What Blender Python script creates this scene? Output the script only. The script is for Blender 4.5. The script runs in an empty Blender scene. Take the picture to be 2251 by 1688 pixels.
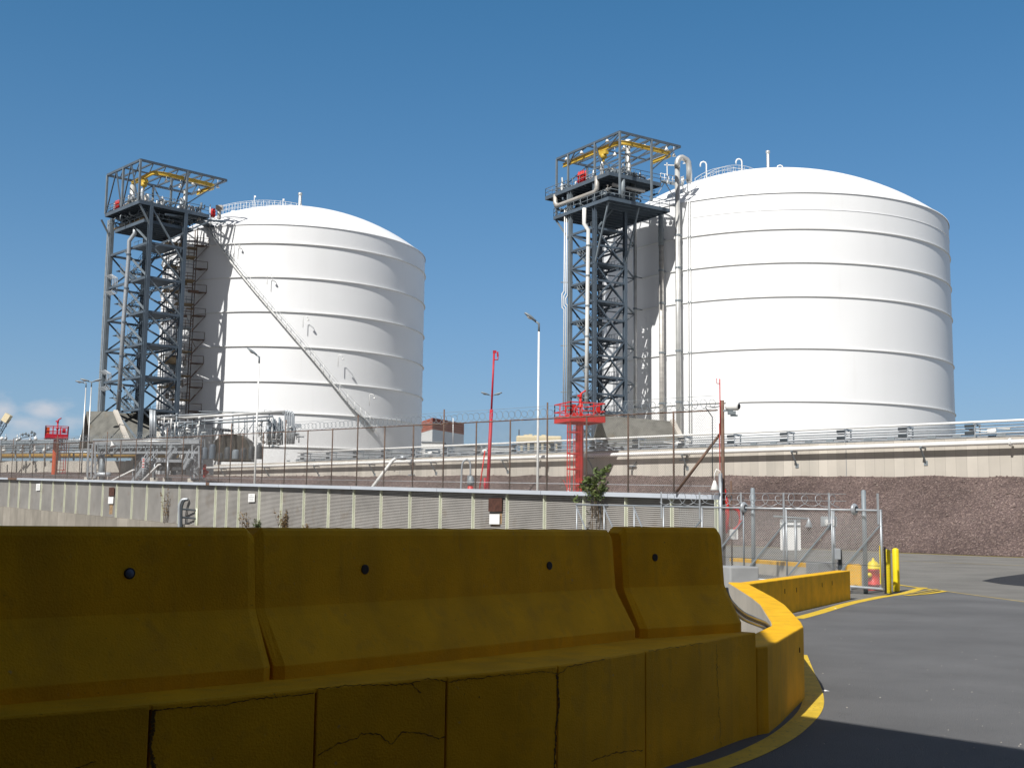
import bpy, bmesh, math, random
import numpy as np
from math import sin, cos, tan, radians, pi, atan2, hypot, sqrt, atan
from mathutils import Vector, Matrix

scene = bpy.context.scene
V = Vector

# ---------------------------------------------------------------- camera
IMG_W, IMG_H = 2251.0, 1688.0
FOC = 2550.0                      # focal length in pixels of the photograph
PITCH = atan(306 / 2550.0)
ROLL = 0.0115
EYE = 1.65
cam_data = bpy.data.cameras.new('camera')
cam_data.sensor_fit = 'HORIZONTAL'
cam_data.sensor_width = 36.0
cam_data.lens = 36.0 * FOC / IMG_W
cam_data.clip_start = 0.1
cam_data.clip_end = 30000
camera = bpy.data.objects.new('camera', cam_data)
scene.collection.objects.link(camera)
camera.location = (0, 0, EYE)
_r = V((1, 0, 0)); _f = V((0, cos(PITCH), sin(PITCH))); _u = _r.cross(_f)
_cr, _sr = cos(ROLL), sin(ROLL)
_rx = _r * _cr + _u * _sr          # image right axis in the world
_ux = _u * _cr - _r * _sr          # image up axis in the world
camera.matrix_world = Matrix(((_rx.x, _ux.x, -_f.x, 0), (_rx.y, _ux.y, -_f.y, 0), (_rx.z, _ux.z, -_f.z, EYE), (0, 0, 0, 1)))
scene.camera = camera

# ---------------------------------------------------------------- sun and sky
SUN_AZ, SUN_EL = radians(32), radians(46)      # behind the camera, to its left
sun_vec = V((-sin(SUN_AZ) * cos(SUN_EL), -cos(SUN_AZ) * cos(SUN_EL), sin(SUN_EL)))
sun_data = bpy.data.lights.new('sun', 'SUN')
sun_data.energy = 4.25
sun_data.angle = radians(0.53)
sun_data.color = (1.0, 0.968, 0.915)
sun = bpy.data.objects.new('sun', sun_data)
scene.collection.objects.link(sun)
sun.rotation_euler = sun_vec.to_track_quat('Z', 'Y').to_euler()

world = bpy.data.worlds.new('World')
scene.world = world
world.use_nodes = True
wn, wl = world.node_tree.nodes, world.node_tree.links
wn.clear()
w_out = wn.new('ShaderNodeOutputWorld')
w_bg = wn.new('ShaderNodeBackground')
w_sky = wn.new('ShaderNodeTexSky')
w_sky.sky_type = 'NISHITA'
w_sky.sun_disc = False
w_sky.sun_elevation = SUN_EL
w_sky.sun_rotation = atan2(sun_vec.x, sun_vec.y)
w_sky.altitude = 0
w_sky.air_density = 1.0
w_sky.dust_density = 0.25
w_sky.ozone_density = 5.0
w_bg.inputs['Strength'].default_value = 0.15
def w_math(op, a, b=None):
    n = wn.new('ShaderNodeMath'); n.operation = op
    for i, v in enumerate((a, b)):
        if v is None: continue
        if isinstance(v, (int, float)): n.inputs[i].default_value = v
        else: wl.new(v, n.inputs[i])
    return n.outputs[0]
# the camera's rendering of the clear sky: deeper blue, softer horizon
w_sep = wn.new('ShaderNodeSeparateColor'); wl.new(w_sky.outputs['Color'], w_sep.inputs['Color'])
w_com = wn.new('ShaderNodeCombineColor')
for ch, ex, gn in (('Red', 1.15, 0.160), ('Green', 0.78, 0.54), ('Blue', 0.85, 0.673)):
    wl.new(w_math('MULTIPLY', w_math('POWER', w_sep.outputs[ch], ex), gn), w_com.inputs[ch])
# haze low over the horizon
w_hz = wn.new('ShaderNodeTexCoord'); w_hx = wn.new('ShaderNodeSeparateXYZ'); wl.new(w_hz.outputs['Generated'], w_hx.inputs['Vector'])
w_hf = w_math('MULTIPLY', w_math('POWER', 2.718, w_math('MULTIPLY', w_math('ABSOLUTE', w_hx.outputs['Z']), -5.8)), 0.86)
w_hm = wn.new('ShaderNodeMix'); w_hm.data_type = 'RGBA'; wl.new(w_hf, w_hm.inputs['Factor']); wl.new(w_com.outputs['Color'], w_hm.inputs['A']); w_hm.inputs['B'].default_value = (2.05, 2.55, 3.05, 1)
# small cumulus low over the left horizon
w_tc = wn.new('ShaderNodeTexCoord'); w_xyz = wn.new('ShaderNodeSeparateXYZ'); wl.new(w_tc.outputs['Generated'], w_xyz.inputs['Vector'])
w_az = w_math('ARCTAN2', w_xyz.outputs['X'], w_xyz.outputs['Y']); w_el = w_math('ARCSINE', w_xyz.outputs['Z'])
w_cv = wn.new('ShaderNodeCombineXYZ'); wl.new(w_math('MULTIPLY', w_az, 42.0), w_cv.inputs['X']); wl.new(w_math('MULTIPLY', w_el, 85.0), w_cv.inputs['Y'])
w_no = wn.new('ShaderNodeTexNoise'); w_no.inputs['Scale'].default_value = 1.0; w_no.inputs['Detail'].default_value = 9; w_no.inputs['Roughness'].default_value = 0.55
wl.new(w_cv.outputs['Vector'], w_no.inputs['Vector'])
def w_blob(a0, e0, sa, se, top):
    da = w_math('DIVIDE', w_math('SUBTRACT', w_az, a0), sa); de = w_math('DIVIDE', w_math('SUBTRACT', w_el, e0), se)
    r2 = w_math('ADD', w_math('MULTIPLY', da, da), w_math('MULTIPLY', de, de))
    return w_math('MULTIPLY', w_math('POWER', 2.718, w_math('MULTIPLY', r2, -1.0)), top)
CLOUD_BLOBS = []
for (cx_, cy_, sa, se, top) in ((98, 905, 0.017, 0.0085, 1.0), (60, 930, 0.03, 0.009, 0.75), (-10, 910, 0.016, 0.010, 0.9), (150, 925, 0.014, 0.007, 0.5), (40, 960, 0.05, 0.008, 0.5)):
    r_ = (_rx * ((cx_ - IMG_W / 2) / FOC) + _ux * (-(cy_ - IMG_H / 2) / FOC) + _f).normalized()
    CLOUD_BLOBS.append(w_blob(atan2(r_.x, r_.y), math.asin(r_.z), sa, se, top))
w_sum = CLOUD_BLOBS[0]
for b_ in CLOUD_BLOBS[1:]: w_sum = w_math('MAXIMUM', w_sum, b_)
w_den = wn.new('ShaderNodeMapRange'); w_den.inputs['From Min'].default_value = 0.60; w_den.inputs['From Max'].default_value = 1.15; w_den.inputs['To Max'].default_value = 0.75
wl.new(w_math('ADD', w_no.outputs['Fac'], w_math('MULTIPLY', w_sum, 0.62)), w_den.inputs['Value'])
w_mix = wn.new('ShaderNodeMix'); w_mix.data_type = 'RGBA'
wl.new(w_math('MULTIPLY', w_den.outputs['Result'], w_math('GREATER_THAN', w_sum, 0.02)), w_mix.inputs['Factor']); 
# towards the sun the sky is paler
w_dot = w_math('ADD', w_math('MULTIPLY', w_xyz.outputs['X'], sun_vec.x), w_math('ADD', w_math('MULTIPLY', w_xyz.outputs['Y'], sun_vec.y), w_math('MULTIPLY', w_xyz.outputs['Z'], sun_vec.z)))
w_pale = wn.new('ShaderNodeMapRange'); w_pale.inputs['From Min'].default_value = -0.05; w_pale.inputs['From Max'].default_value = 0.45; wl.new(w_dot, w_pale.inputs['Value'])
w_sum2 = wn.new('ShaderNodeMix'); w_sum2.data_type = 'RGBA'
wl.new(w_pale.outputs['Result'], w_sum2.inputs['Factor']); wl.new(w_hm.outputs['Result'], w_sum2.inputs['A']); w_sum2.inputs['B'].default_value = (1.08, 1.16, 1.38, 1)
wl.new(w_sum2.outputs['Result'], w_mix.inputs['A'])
w_mix.inputs['B'].default_value = (3.3, 3.35, 3.6, 1)
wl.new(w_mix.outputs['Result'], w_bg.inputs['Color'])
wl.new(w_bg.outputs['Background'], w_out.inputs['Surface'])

scene.view_settings.view_transform = 'Standard'
scene.view_settings.look = 'None'
scene.view_settings.gamma = 1.0
scene.view_settings.use_curve_mapping = False
scene.view_settings.exposure = 0.35

# ---------------------------------------------------------------- placing helpers
def ray(px, py):
    x = (px - IMG_W / 2) / FOC; y = -(py - IMG_H / 2) / FOC
    return _rx * x + _ux * y + _f
def P(px, py, Y):
    "the point at distance Y in front of the camera along a direction read from the photograph"
    d = ray(px, py); return V((0, 0, EYE)) + d * (Y / d.y)
def G(px, py, z=0.0):
    "the same, on the level z"
    d = ray(px, py); return V((0, 0, EYE)) + d * ((z - EYE) / d.z)
def pl(px, py, o, d):
    "the same, on the upright plane through o along the ground direction d"
    r = ray(px, py)
    det = r.x * (-d.y) - (-d.x) * r.y
    s = (o.x * (-d.y) - (-d.x) * o.y) / det
    return V((0, 0, EYE)) + r * s

# ---------------------------------------------------------------- mesh helpers
def frame(d):
    d = d.normalized()
    a = V((0, 0, 1)) if abs(d.z) < 0.95 else V((1, 0, 0))
    x = d.cross(a).normalized(); y = x.cross(d).normalized()
    return x, y
class MB:
    def __init__(s): s.v = []; s.f = []; s.sm = []
    def add(s, vs, fs, smooth=False):
        o = len(s.v); s.v += [tuple(p) for p in vs]
        s.f += [tuple(i + o for i in f) for f in fs]; s.sm += [smooth] * len(fs)
        return s
    def hexa(s, b, t):
        "b, t: four corners each, same winding (counter-clockwise from above)"
        return s.add(list(b) + list(t), [(3, 2, 1, 0), (4, 5, 6, 7), (0, 1, 5, 4), (1, 2, 6, 5), (2, 3, 7, 6), (3, 0, 4, 7)])
    def box(s, c, sx, sy, sz, ax=None, ay=None):
        c = V(c); ax = V(ax).normalized() if ax is not None else V((1, 0, 0))
        ay = V(ay).normalized() if ay is not None else V((-ax.y, ax.x, 0)).normalized()
        az = ax.cross(ay)
        X, Y, Z = ax * sx / 2, ay * sy / 2, az * sz / 2
        return s.hexa([c - X - Y - Z, c + X - Y - Z, c + X + Y - Z, c - X + Y - Z], [c - X - Y + Z, c + X - Y + Z, c + X + Y + Z, c - X + Y + Z])
    def bar(s, a, b, w, h=None, up=None):
        a, b = V(a), V(b); h = w if h is None else h
        if (b - a).length < 1e-6: return s
        x, y = frame(b - a)
        if up is not None:
            x = (b - a).normalized().cross(V(up)).normalized(); y = x.cross((b - a).normalized())
        x, y = x * w / 2, y * h / 2
        return s.hexa([a - x - y, a + x - y, a + x + y, a - x + y][::-1], [b - x - y, b + x - y, b + x + y, b - x + y][::-1])
    def tube(s, pts, r, n=8, r2=None, cap=True):
        pts = [V(p) for p in pts]; m = len(pts); vs = []
        x, y = frame(pts[1] - pts[0])
        for i, p in enumerate(pts):
            if i == 0: d = pts[1] - p
            elif i == m - 1: d = p - pts[i - 1]
            else: d = (pts[i + 1] - p).normalized() + (p - pts[i - 1]).normalized()
            d = d.normalized()
            x = (x - d * x.dot(d)).normalized(); y = d.cross(x)
            rr = r if r2 is None else r + (r2 - r) * i / (m - 1)
            if isinstance(r, (list, tuple)): rr = r[i]
            for k in range(n):
                t = 2 * pi * k / n
                vs.append(p + x * (rr * cos(t)) + y * (rr * sin(t)))
        fs = []
        for i in range(m - 1):
            for k in range(n):
                fs.append((i * n + k, i * n + (k + 1) % n, (i + 1) * n + (k + 1) % n, (i + 1) * n + k))
        s.add(vs, fs, True)
        if cap:
            o = len(s.v) - len(vs)
            s.f += [tuple(o + k for k in range(n))[::-1], tuple(o + (m - 1) * n + k for k in range(n))]; s.sm += [False, False]
        return s
    def lathe(s, c, prof, n=24, smooth=True, axis=None, a0=0.0, a1=2 * pi):
        c = V(c); full = abs(a1 - a0 - 2 * pi) < 1e-6
        if axis is None: X, Y, Z = V((1, 0, 0)), V((0, 1, 0)), V((0, 0, 1))
        else: Z = V(axis).normalized(); X, Y = frame(Z); Y = Z.cross(X)
        m = n if full else n + 1
        vs = []
        for r, z in prof:
            for k in range(m):
                t = a0 + (a1 - a0) * k / n
                vs.append(c + X * (r * cos(t)) + Y * (r * sin(t)) + Z * z)
        fs = []
        for i in range(len(prof) - 1):
            for k in range(n):
                k2 = (k + 1) % m if full else k + 1
                fs.append((i * m + k, i * m + k2, (i + 1) * m + k2, (i + 1) * m + k))
        return s.add(vs, fs, smooth)
    def quad(s, *p): return s.add(p, [tuple(range(len(p)))])
    def build(s, name, mat, parent=None, base=None, bevel=0.0):
        me = bpy.data.meshes.new(name)
        if parent is not None: base = parent_base(parent)
        base = V(base) if base is not None else V((0, 0, 0))
        me.from_pydata([(p[0] - base.x, p[1] - base.y, p[2] - base.z) for p in s.v], [], s.f)
        me.polygons.foreach_set('use_smooth', s.sm)
        me.materials.append(mat)
        me.update()
        o = bpy.data.objects.new(name, me)
        scene.collection.objects.link(o)
        if parent is not None: o.parent = parent
        else: o.location = base
        if bevel:
            b = o.modifiers.new('bevel', 'BEVEL'); b.width = bevel; b.segments = 2; b.limit_method = 'ANGLE'; b.angle_limit = radians(35)
        return o
def parent_base(o):
    p = V((0, 0, 0))
    while o is not None:
        p = p + V(o.location); o = o.parent
    return p
def tag(o, label=None, cat=None, group=None, kind=None):
    if label: o['label'] = label
    if cat: o['category'] = cat
    if group: o['group'] = group
    if kind: o['kind'] = kind
    return o
def thing(name, label, cat, base, group=None):
    o = bpy.data.objects.new(name, None); scene.collection.objects.link(o)
    o.empty_display_size = 0.2
    o.location = V(base)
    return tag(o, label, cat, group)
def dup(root, loc, rotz=0.0, label=None):
    r = root.copy(); scene.collection.objects.link(r); r.location = V(loc); r.rotation_euler = (0, 0, rotz)
    if label: r['label'] = label
    for ch in list(root.children):
        c = ch.copy(); scene.collection.objects.link(c); c.parent = r
        for g in list(ch.children):
            d = g.copy(); scene.collection.objects.link(d); d.parent = c
    return r

# ---------------------------------------------------------------- materials
def mat(name, col, rough=0.6, metal=0.0, var=0.12, scale=3.0, bump=0.0, bscale=40.0, spots=None, streak=None, spec=0.5, stretch=None):
    """procedural paint / concrete / steel: base colour broken by noise, optional bump,
    optional spots (colour, scale, threshold, amount) and vertical streaks (colour, scale, amount)"""
    m = bpy.data.materials.new(name); m.use_nodes = True
    n, l = m.node_tree.nodes, m.node_tree.links
    b = n['Principled BSDF']
    b.inputs['Roughness'].default_value = rough
    b.inputs['Metallic'].default_value = metal
    b.inputs['Specular IOR Level'].default_value = spec
    tc = n.new('ShaderNodeTexCoord')
    def noise(sc, det=6, vec=None):
        t = n.new('ShaderNodeTexNoise'); t.inputs['Scale'].default_value = sc; t.inputs['Detail'].default_value = det
        l.new(vec or tc.outputs['Object'], t.inputs['Vector']); return t
    def ramp(fac, a, bb):
        r = n.new('ShaderNodeMapRange'); r.inputs['From Min'].default_value = a; r.inputs['From Max'].default_value = bb
        l.new(fac, r.inputs['Value']); return r.outputs['Result']
    def mix(fac, a, bcol):
        x = n.new('ShaderNodeMix'); x.data_type = 'RGBA'
        if isinstance(fac, float): x.inputs['Factor'].default_value = fac
        else: l.new(fac, x.inputs['Factor'])
        if isinstance(a, tuple): x.inputs['A'].default_value = a
        else: l.new(a, x.inputs['A'])
        x.inputs['B'].default_value = bcol
        return x.outputs['Result']
    c4 = lambda c, k=1.0: (min(1, c[0] * k), min(1, c[1] * k), min(1, c[2] * k), 1)
    vec = None
    if stretch:
        mp = n.new('ShaderNodeMapping'); mp.inputs['Scale'].default_value = stretch
        l.new(tc.outputs['Object'], mp.inputs['Vector']); vec = mp.outputs['Vector']
    t = noise(scale, 8, vec)
    col_out = mix(ramp(t.outputs['Fac'], 0.3, 0.7), c4(col, 1 - var), c4(col, 1 + var))
    for sp in (spots or []):
        sc, th, amt, scol = sp
        t2 = noise(sc, 5)
        f = n.new('ShaderNodeMath'); f.operation = 'MULTIPLY'; f.inputs[1].default_value = amt
        l.new(ramp(t2.outputs['Fac'], th, th + 0.08), f.inputs[0])
        col_out = mix(f.outputs[0], col_out, c4(scol))
    for sk in (streak or []):
        sc, th, amt, scol = sk
        mp = n.new('ShaderNodeMapping'); mp.inputs['Scale'].default_value = (1, 1, 0.06)
        l.new(tc.outputs['Object'], mp.inputs['Vector'])
        t3 = noise(sc, 6, mp.outputs['Vector'])
        f = n.new('ShaderNodeMath'); f.operation = 'MULTIPLY'; f.inputs[1].default_value = amt
        l.new(ramp(t3.outputs['Fac'], th, th + 0.2), f.inputs[0])
        col_out = mix(f.outputs[0], col_out, c4(scol))
    l.new(col_out, b.inputs['Base Color'])
    if bump:
        t4 = noise(bscale, 8)
        bp = n.new('ShaderNodeBump'); bp.inputs['Strength'].default_value = min(1.0, bump); bp.inputs['Distance'].default_value = 0.02
        l.new(t4.outputs['Fac'], bp.inputs['Height']); l.new(bp.outputs['Normal'], b.inputs['Normal'])
    return m

M = {}
M['yellow_concrete'] = mat('yellow painted concrete', (0.80, 0.435, 0.006), 0.78, var=0.15, scale=3.0, bump=0.28, bscale=90,
    spots=[(6, 0.58, 0.30, (0.50, 0.27, 0.02)), (75, 0.69, 0.8, (0.14, 0.08, 0.01)), (32, 0.715, 0.8, (0.10, 0.06, 0.015)), (17, 0.70, 0.5, (0.42, 0.33, 0.20))], streak=[(4, 0.50, 0.40, (0.52, 0.29, 0.02)), (9, 0.60, 0.30, (0.30, 0.17, 0.03))], spec=0.25)
M['yellow_paint'] = mat('yellow steel paint', (0.80, 0.62, 0.01), 0.45, var=0.06)
M['crane_yellow'] = mat('crane yellow', (0.62, 0.42, 0.06), 0.5, var=0.15, scale=1.0)
M['crack'] = mat('dark crack', (0.095, 0.056, 0.012), 0.95, var=0.3)
M['concrete'] = mat('concrete', (0.43, 0.40, 0.35), 0.85, var=0.13, scale=0.9, bump=0.2, bscale=30, streak=[(1.6, 0.52, 0.35, (0.27, 0.26, 0.23))])
M['concrete_light'] = mat('dike concrete', (0.55, 0.51, 0.45), 0.85, var=0.10, scale=0.35, bump=0.15, bscale=12, streak=[(0.55, 0.50, 0.35, (0.36, 0.35, 0.32)), (2.0, 0.6, 0.3, (0.42, 0.40, 0.36))])
M['concrete_grey'] = mat('grey concrete block', (0.30, 0.31, 0.32), 0.85, var=0.12, scale=2, bump=0.2)
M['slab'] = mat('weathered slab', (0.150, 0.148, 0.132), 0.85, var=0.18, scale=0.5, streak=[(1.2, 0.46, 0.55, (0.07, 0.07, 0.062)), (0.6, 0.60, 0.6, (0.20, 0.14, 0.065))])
M['tank_white'] = mat('tank white paint', (0.87, 0.88, 0.89), 0.55, var=0.022, scale=0.12, streak=[(0.25, 0.52, 0.14, (0.70, 0.71, 0.70)), (1.1, 0.60, 0.16, (0.66, 0.65, 0.62))])
M['tank_ring'] = mat('girder white paint', (0.80, 0.80, 0.78), 0.55, var=0.03, scale=0.5)
M['white_steel'] = mat('white steel', (0.80, 0.80, 0.78), 0.45, var=0.05)
M['steel_dark'] = mat('tower steel', (0.085, 0.115, 0.15), 0.6, var=0.18, scale=0.5)  # blue-grey haze of distance put into the steel colour
M['steel_mid'] = mat('tower steel light', (0.17, 0.205, 0.235), 0.6, var=0.18, scale=0.6)  # lighter tone with the same distance haze mixed in
M['galv'] = mat('galvanised steel', (0.40, 0.43, 0.46), 0.42, metal=0.35, var=0.12, scale=4)
M['galv_dull'] = mat('dull galvanised steel', (0.24, 0.275, 0.30), 0.55, metal=0.2, var=0.18, scale=2)
M['silver'] = mat('aluminium cladding', (0.62, 0.62, 0.60), 0.38, metal=0.45, var=0.14, scale=0.8)
M['silver_worn'] = mat('worn aluminium cladding', (0.47, 0.45, 0.42), 0.5, metal=0.3, var=0.2, scale=0.5, stretch=(1, 1, 4), spots=[(0.25, 0.58, 0.55, (0.42, 0.33, 0.20))])
M['rust_steel'] = mat('rusty steel', (0.145, 0.088, 0.062), 0.8, var=0.35, scale=3)
M['rust_dark'] = mat('dark rust plate', (0.075, 0.03, 0.02), 0.85, var=0.35, scale=8)
M['red'] = mat('red paint', (0.62, 0.022, 0.016), 0.45, var=0.12, scale=1.5)
M['red_deep'] = mat('deep red paint', (0.45, 0.012, 0.03), 0.5, var=0.15)
M['orange_red'] = mat('sun faded red paint', (0.60, 0.085, 0.015), 0.5, var=0.15)
M['wall_post'] = mat('pale green post paint', (0.66, 0.69, 0.54), 0.6, var=0.12, scale=1.2, streak=[(3, 0.62, 0.45, (0.33, 0.27, 0.12))])
M['sheet'] = mat('grey sheeting', (0.36, 0.345, 0.325), 0.6, var=0.15, scale=0.7, spots=[(1.3, 0.60, 0.45, (0.29, 0.25, 0.21))], streak=[(2.2, 0.58, 0.35, (0.24, 0.20, 0.16))])
M['cap'] = mat('pale blue grey cap rail', (0.48, 0.52, 0.58), 0.5, var=0.06, scale=1.0)
M['sign_white'] = mat('white sign', (0.85, 0.85, 0.84), 0.4, var=0.03)
M['sign_grey'] = mat('faded print', (0.50, 0.51, 0.51), 0.6, var=0.2, scale=20)
M['black'] = mat('black rubber', (0.012, 0.012, 0.014), 0.6, var=0.2)
M['dark'] = mat('dark plate', (0.04, 0.05, 0.06), 0.6, var=0.2)
M['brown_insul'] = mat('stained scaffold boards', (0.30, 0.22, 0.13), 0.8, var=0.4, scale=0.6)
M['brick'] = mat('brick red cladding', (0.42, 0.125, 0.08), 0.8, var=0.12, scale=0.4)
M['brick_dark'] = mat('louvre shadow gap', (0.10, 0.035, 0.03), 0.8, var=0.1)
M['cream'] = mat('cream paint', (0.70, 0.60, 0.40), 0.6, var=0.06)
M['glass_dark'] = mat('dark window band', (0.03, 0.06, 0.09), 0.2, var=0.1)
M['ochre'] = mat('ochre pipe lagging', (0.42, 0.25, 0.05), 0.7, var=0.2, scale=0.3)
M['lamp_glass'] = mat('lamp lens', (0.75, 0.75, 0.72), 0.2, var=0.02)
M['wire'] = mat('chain link wire', (0.48, 0.485, 0.48), 0.5, metal=0.2, var=0.1)
M['wire_old'] = mat('weathered chain link wire', (0.30, 0.27, 0.24), 0.7, var=0.2)
# ================================================================ GROUND, ROAD, BERM
def g(x, y):
    a = -0.626 * x + 0.78 * y
    t = (a - 34.0) / 6.0
    sp = 6.0 * (math.log1p(math.exp(t)) if t < 30 else t)
    return 0.016 * min(sp, 75.0)
def asphalt(name, col, sp=(0.42, 0.41, 0.40)):
    return mat(name, col, 0.85, var=0.17, scale=0.5, bump=0.8, bscale=130, spots=[(0.8, 0.56, 0.22, tuple(c * 0.72 for c in col)), (2.6, 0.62, 0.16, tuple(c * 0.6 for c in col)), (55, 0.74, 0.55, sp), (120, 0.68, 0.4, tuple(c * 1.9 for c in col))], spec=0.3)
M['ground'] = asphalt('old grey asphalt', (0.20, 0.192, 0.176))
M['asphalt'] = asphalt('newer dark asphalt', (0.145, 0.145, 0.147))
M['patch'] = asphalt('dark road patch', (0.034, 0.035, 0.04))
M['line_yellow'] = mat('yellow road paint', (0.66, 0.45, 0.03), 0.75, var=0.15, scale=4, spots=[(26, 0.60, 0.55, (0.16, 0.13, 0.05))], bump=0.3, bscale=120)
M['line_worn'] = mat('worn yellow road paint', (0.40, 0.30, 0.08), 0.8, var=0.2, scale=4, spots=[(9, 0.52, 0.5, (0.16, 0.15, 0.12))])
M['apron'] = mat('concrete apron', (0.42, 0.39, 0.33), 0.9, var=0.15, scale=1.2, bump=0.2)

xs = [-4000, -1500, -600, -250, -120] + [-90 + 6 * i for i in range(36)] + [150, 300, 700, 1500, 4000]
ys = [-400, -100, -40] + [-20 + 5 * i for i in range(44)] + [230, 300, 500, 900, 2000, 6000]
mb = MB(); nx = len(xs)
mb.add([(x, y, g(x, y)) for y in ys for x in xs], [(j * nx + i, j * nx + i + 1, (j + 1) * nx + i + 1, (j + 1) * nx + i) for j in range(len(ys) - 1) for i in range(nx - 1)], True)
tag(mb.build('ground', M['ground']), kind='structure')

def sheet(name, pts, m, dz=0.004):
    b = MB(); b.add([(p[0], p[1], g(p[0], p[1]) + dz) for p in pts], [tuple(range(len(pts)))])
    return tag(b.build(name, m), kind='structure')
def ribbon(pts, w, n=4):
    "flat band of width w along a ground line; returns left and right sides"
    pts = [V((p[0], p[1], 0)) for p in pts]; L, R = [], []
    for i, p in enumerate(pts):
        d = (pts[min(i + 1, len(pts) - 1)] - pts[max(i - 1, 0)]).normalized(); nrm = V((-d.y, d.x, 0)) * w / 2
        L.append(p + nrm); R.append(p - nrm)
    return L, R
def smooth_line(pts, n=6):
    pts = [V((p[0], p[1], p[2] if len(p) > 2 else 0)) for p in pts]; out = []
    for i in range(len(pts) - 1):
        p0, p1, p2, p3 = pts[max(i - 1, 0)], pts[i], pts[i + 1], pts[min(i + 2, len(pts) - 1)]
        for k in range(n):
            t = k / n
            out.append(0.5 * ((2 * p1) + (p2 - p0) * t + (2 * p0 - 5 * p1 + 4 * p2 - p3) * t * t + (3 * p1 - p0 - 3 * p2 + p3) * t ** 3))
    return out + [pts[-1]]
def marking(name, pts, w, m, dz=0.008):
    L, R = ribbon(pts, w); b = MB(); n = len(L)
    b.add([(p.x, p.y, g(p.x, p.y) + dz) for p in L + R], [(i, n + i, n + i + 1, i + 1) for i in range(n - 1)])
    return tag(b.build(name, m), kind='structure')

ASP = [(-16, -14), (12.3, -14), (12.0, 10), (11.9, 20), G(2251, 1323), G(2150, 1309), G(2079, 1300), G(1990, 1300), G(1935, 1312), G(1860, 1322), G(1740, 1352), (4.4, 19), (2.6, 12), (0.5, 8.2), (-6, 3)]
sheet('road', ASP, M['asphalt'])
E = G(2251, 1227); FD = V((-0.72, 0.70, 0)).normalized(); FN = V((0.70, 0.72, 0)).normalized()
F0 = V((29.0, 67.0, 0))                                    # foot of the gravel berm
def berm(t, off): p = F0 + FD * t + FN * off; return p
marking('road_edge_line', [berm(t, -0.8) for t in range(-45, 60, 5)], 0.28, M['line_yellow'])
marking('road_edge_line', [berm(t, -0.45) for t in range(-45, 60, 5)], 0.09, M['line_worn'])
marking('road_centre_line', [berm(t, -14.4) for t in range(-30, 20, 4)], 0.16, M['line_worn'])
marking('road_lane_line', [G(2079, 1300), G(2160, 1311), G(2251, 1323), G(2330, 1334)], 0.10, M['line_worn'])
# yellow line round the outer wall and the hatched triangle in front of the gate
marking('road_kerb_line', smooth_line([G(1420, 1760), G(1500, 1706), G(1584, 1682), G(1665, 1650), G(1735, 1610), G(1782, 1562), G(1786, 1522), G(1770, 1478), G(1757, 1440)]), 0.20, M['line_yellow'])
marking('road_kerb_line', smooth_line([G(1752, 1360), G(1800, 1347), G(1868, 1327), G(1935, 1313), G(1990, 1304), G(2030, 1292)]), 0.24, M['line_yellow'])
marking('road_hatching', smooth_line([G(1960, 1284), G(2000, 1290), G(2079, 1300.5)], 3), 0.14, M['line_yellow'], 0.012)
marking('road_hatching', [G(1990, 1310), G(2040, 1306), G(2079, 1300.5)], 0.16, M['line_yellow'], 0.016)
marking('road_hatching', [G(2000, 1306), G(2060, 1296)], 0.12, M['line_worn'], 0.020)
marking('road_hatching', [G(2018, 1307), G(2064, 1299)], 0.12, M['line_worn'], 0.024)
sheet('road_patch', [G(2158, 1277), G(2190, 1270), G(2251, 1262), G(2400, 1250), G(2400, 1315), G(2251, 1289), G(2200, 1284)], M['patch'], 0.006)  # darker area of the road surface at the right
sheet('concrete_apron', [(-6, 12), (-1.0, 8.9), (1.9, 10.05), (2.5, 11.6), (3.2, 14.6), (3.85, 20.2), (4.6, 21.4), (7.5, 26.6), (7.6, 27.4), (-4, 34)], M['apron'], 0.012)
# tiny stones and scraps lying on the asphalt
rnd = random.Random(7)
mb = MB()
for i in range(75):
    px, py = rnd.uniform(1750, 2251), rnd.uniform(1330, 1690)
    p = G(px, py); s = rnd.uniform(0.003, 0.008)
    mb.lathe(p + V((0, 0, 0.004)), [(s, 0), (s * 0.9, s * 0.6), (0.001, s)], 5, False)
o = mb.build('road_grit', mat('pale grit', (0.40, 0.37, 0.33), 0.9, var=0.4, scale=30)); tag(o, 'pale grit scattered on the dark asphalt', 'grit', kind='stuff')
for q, lab in (((1836, 1337.5), 'crumpled white scrap lying by the yellow line below the low wall'), ((1813, 1519.5), 'torn pale scrap lying at the tip of the wall shadow')):
    p = G(*q); mb = MB(); z = p.z + 0.012
    mb.add([p + V((-0.05, -0.02, 0.004)), p + V((0.01, -0.03, 0.01)), p + V((0.05, 0.0, 0.006)), p + V((0.02, 0.03, 0.012)), p + V((-0.03, 0.02, 0.006)), p + V((0, 0, 0.02))], [(0, 1, 5), (1, 2, 5), (2, 3, 5), (3, 4, 5), (4, 0, 5), (4, 3, 2, 1, 0)])
    tag(mb.build('paper_scrap', M['sign_white'], base=p), lab, 'litter')

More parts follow.
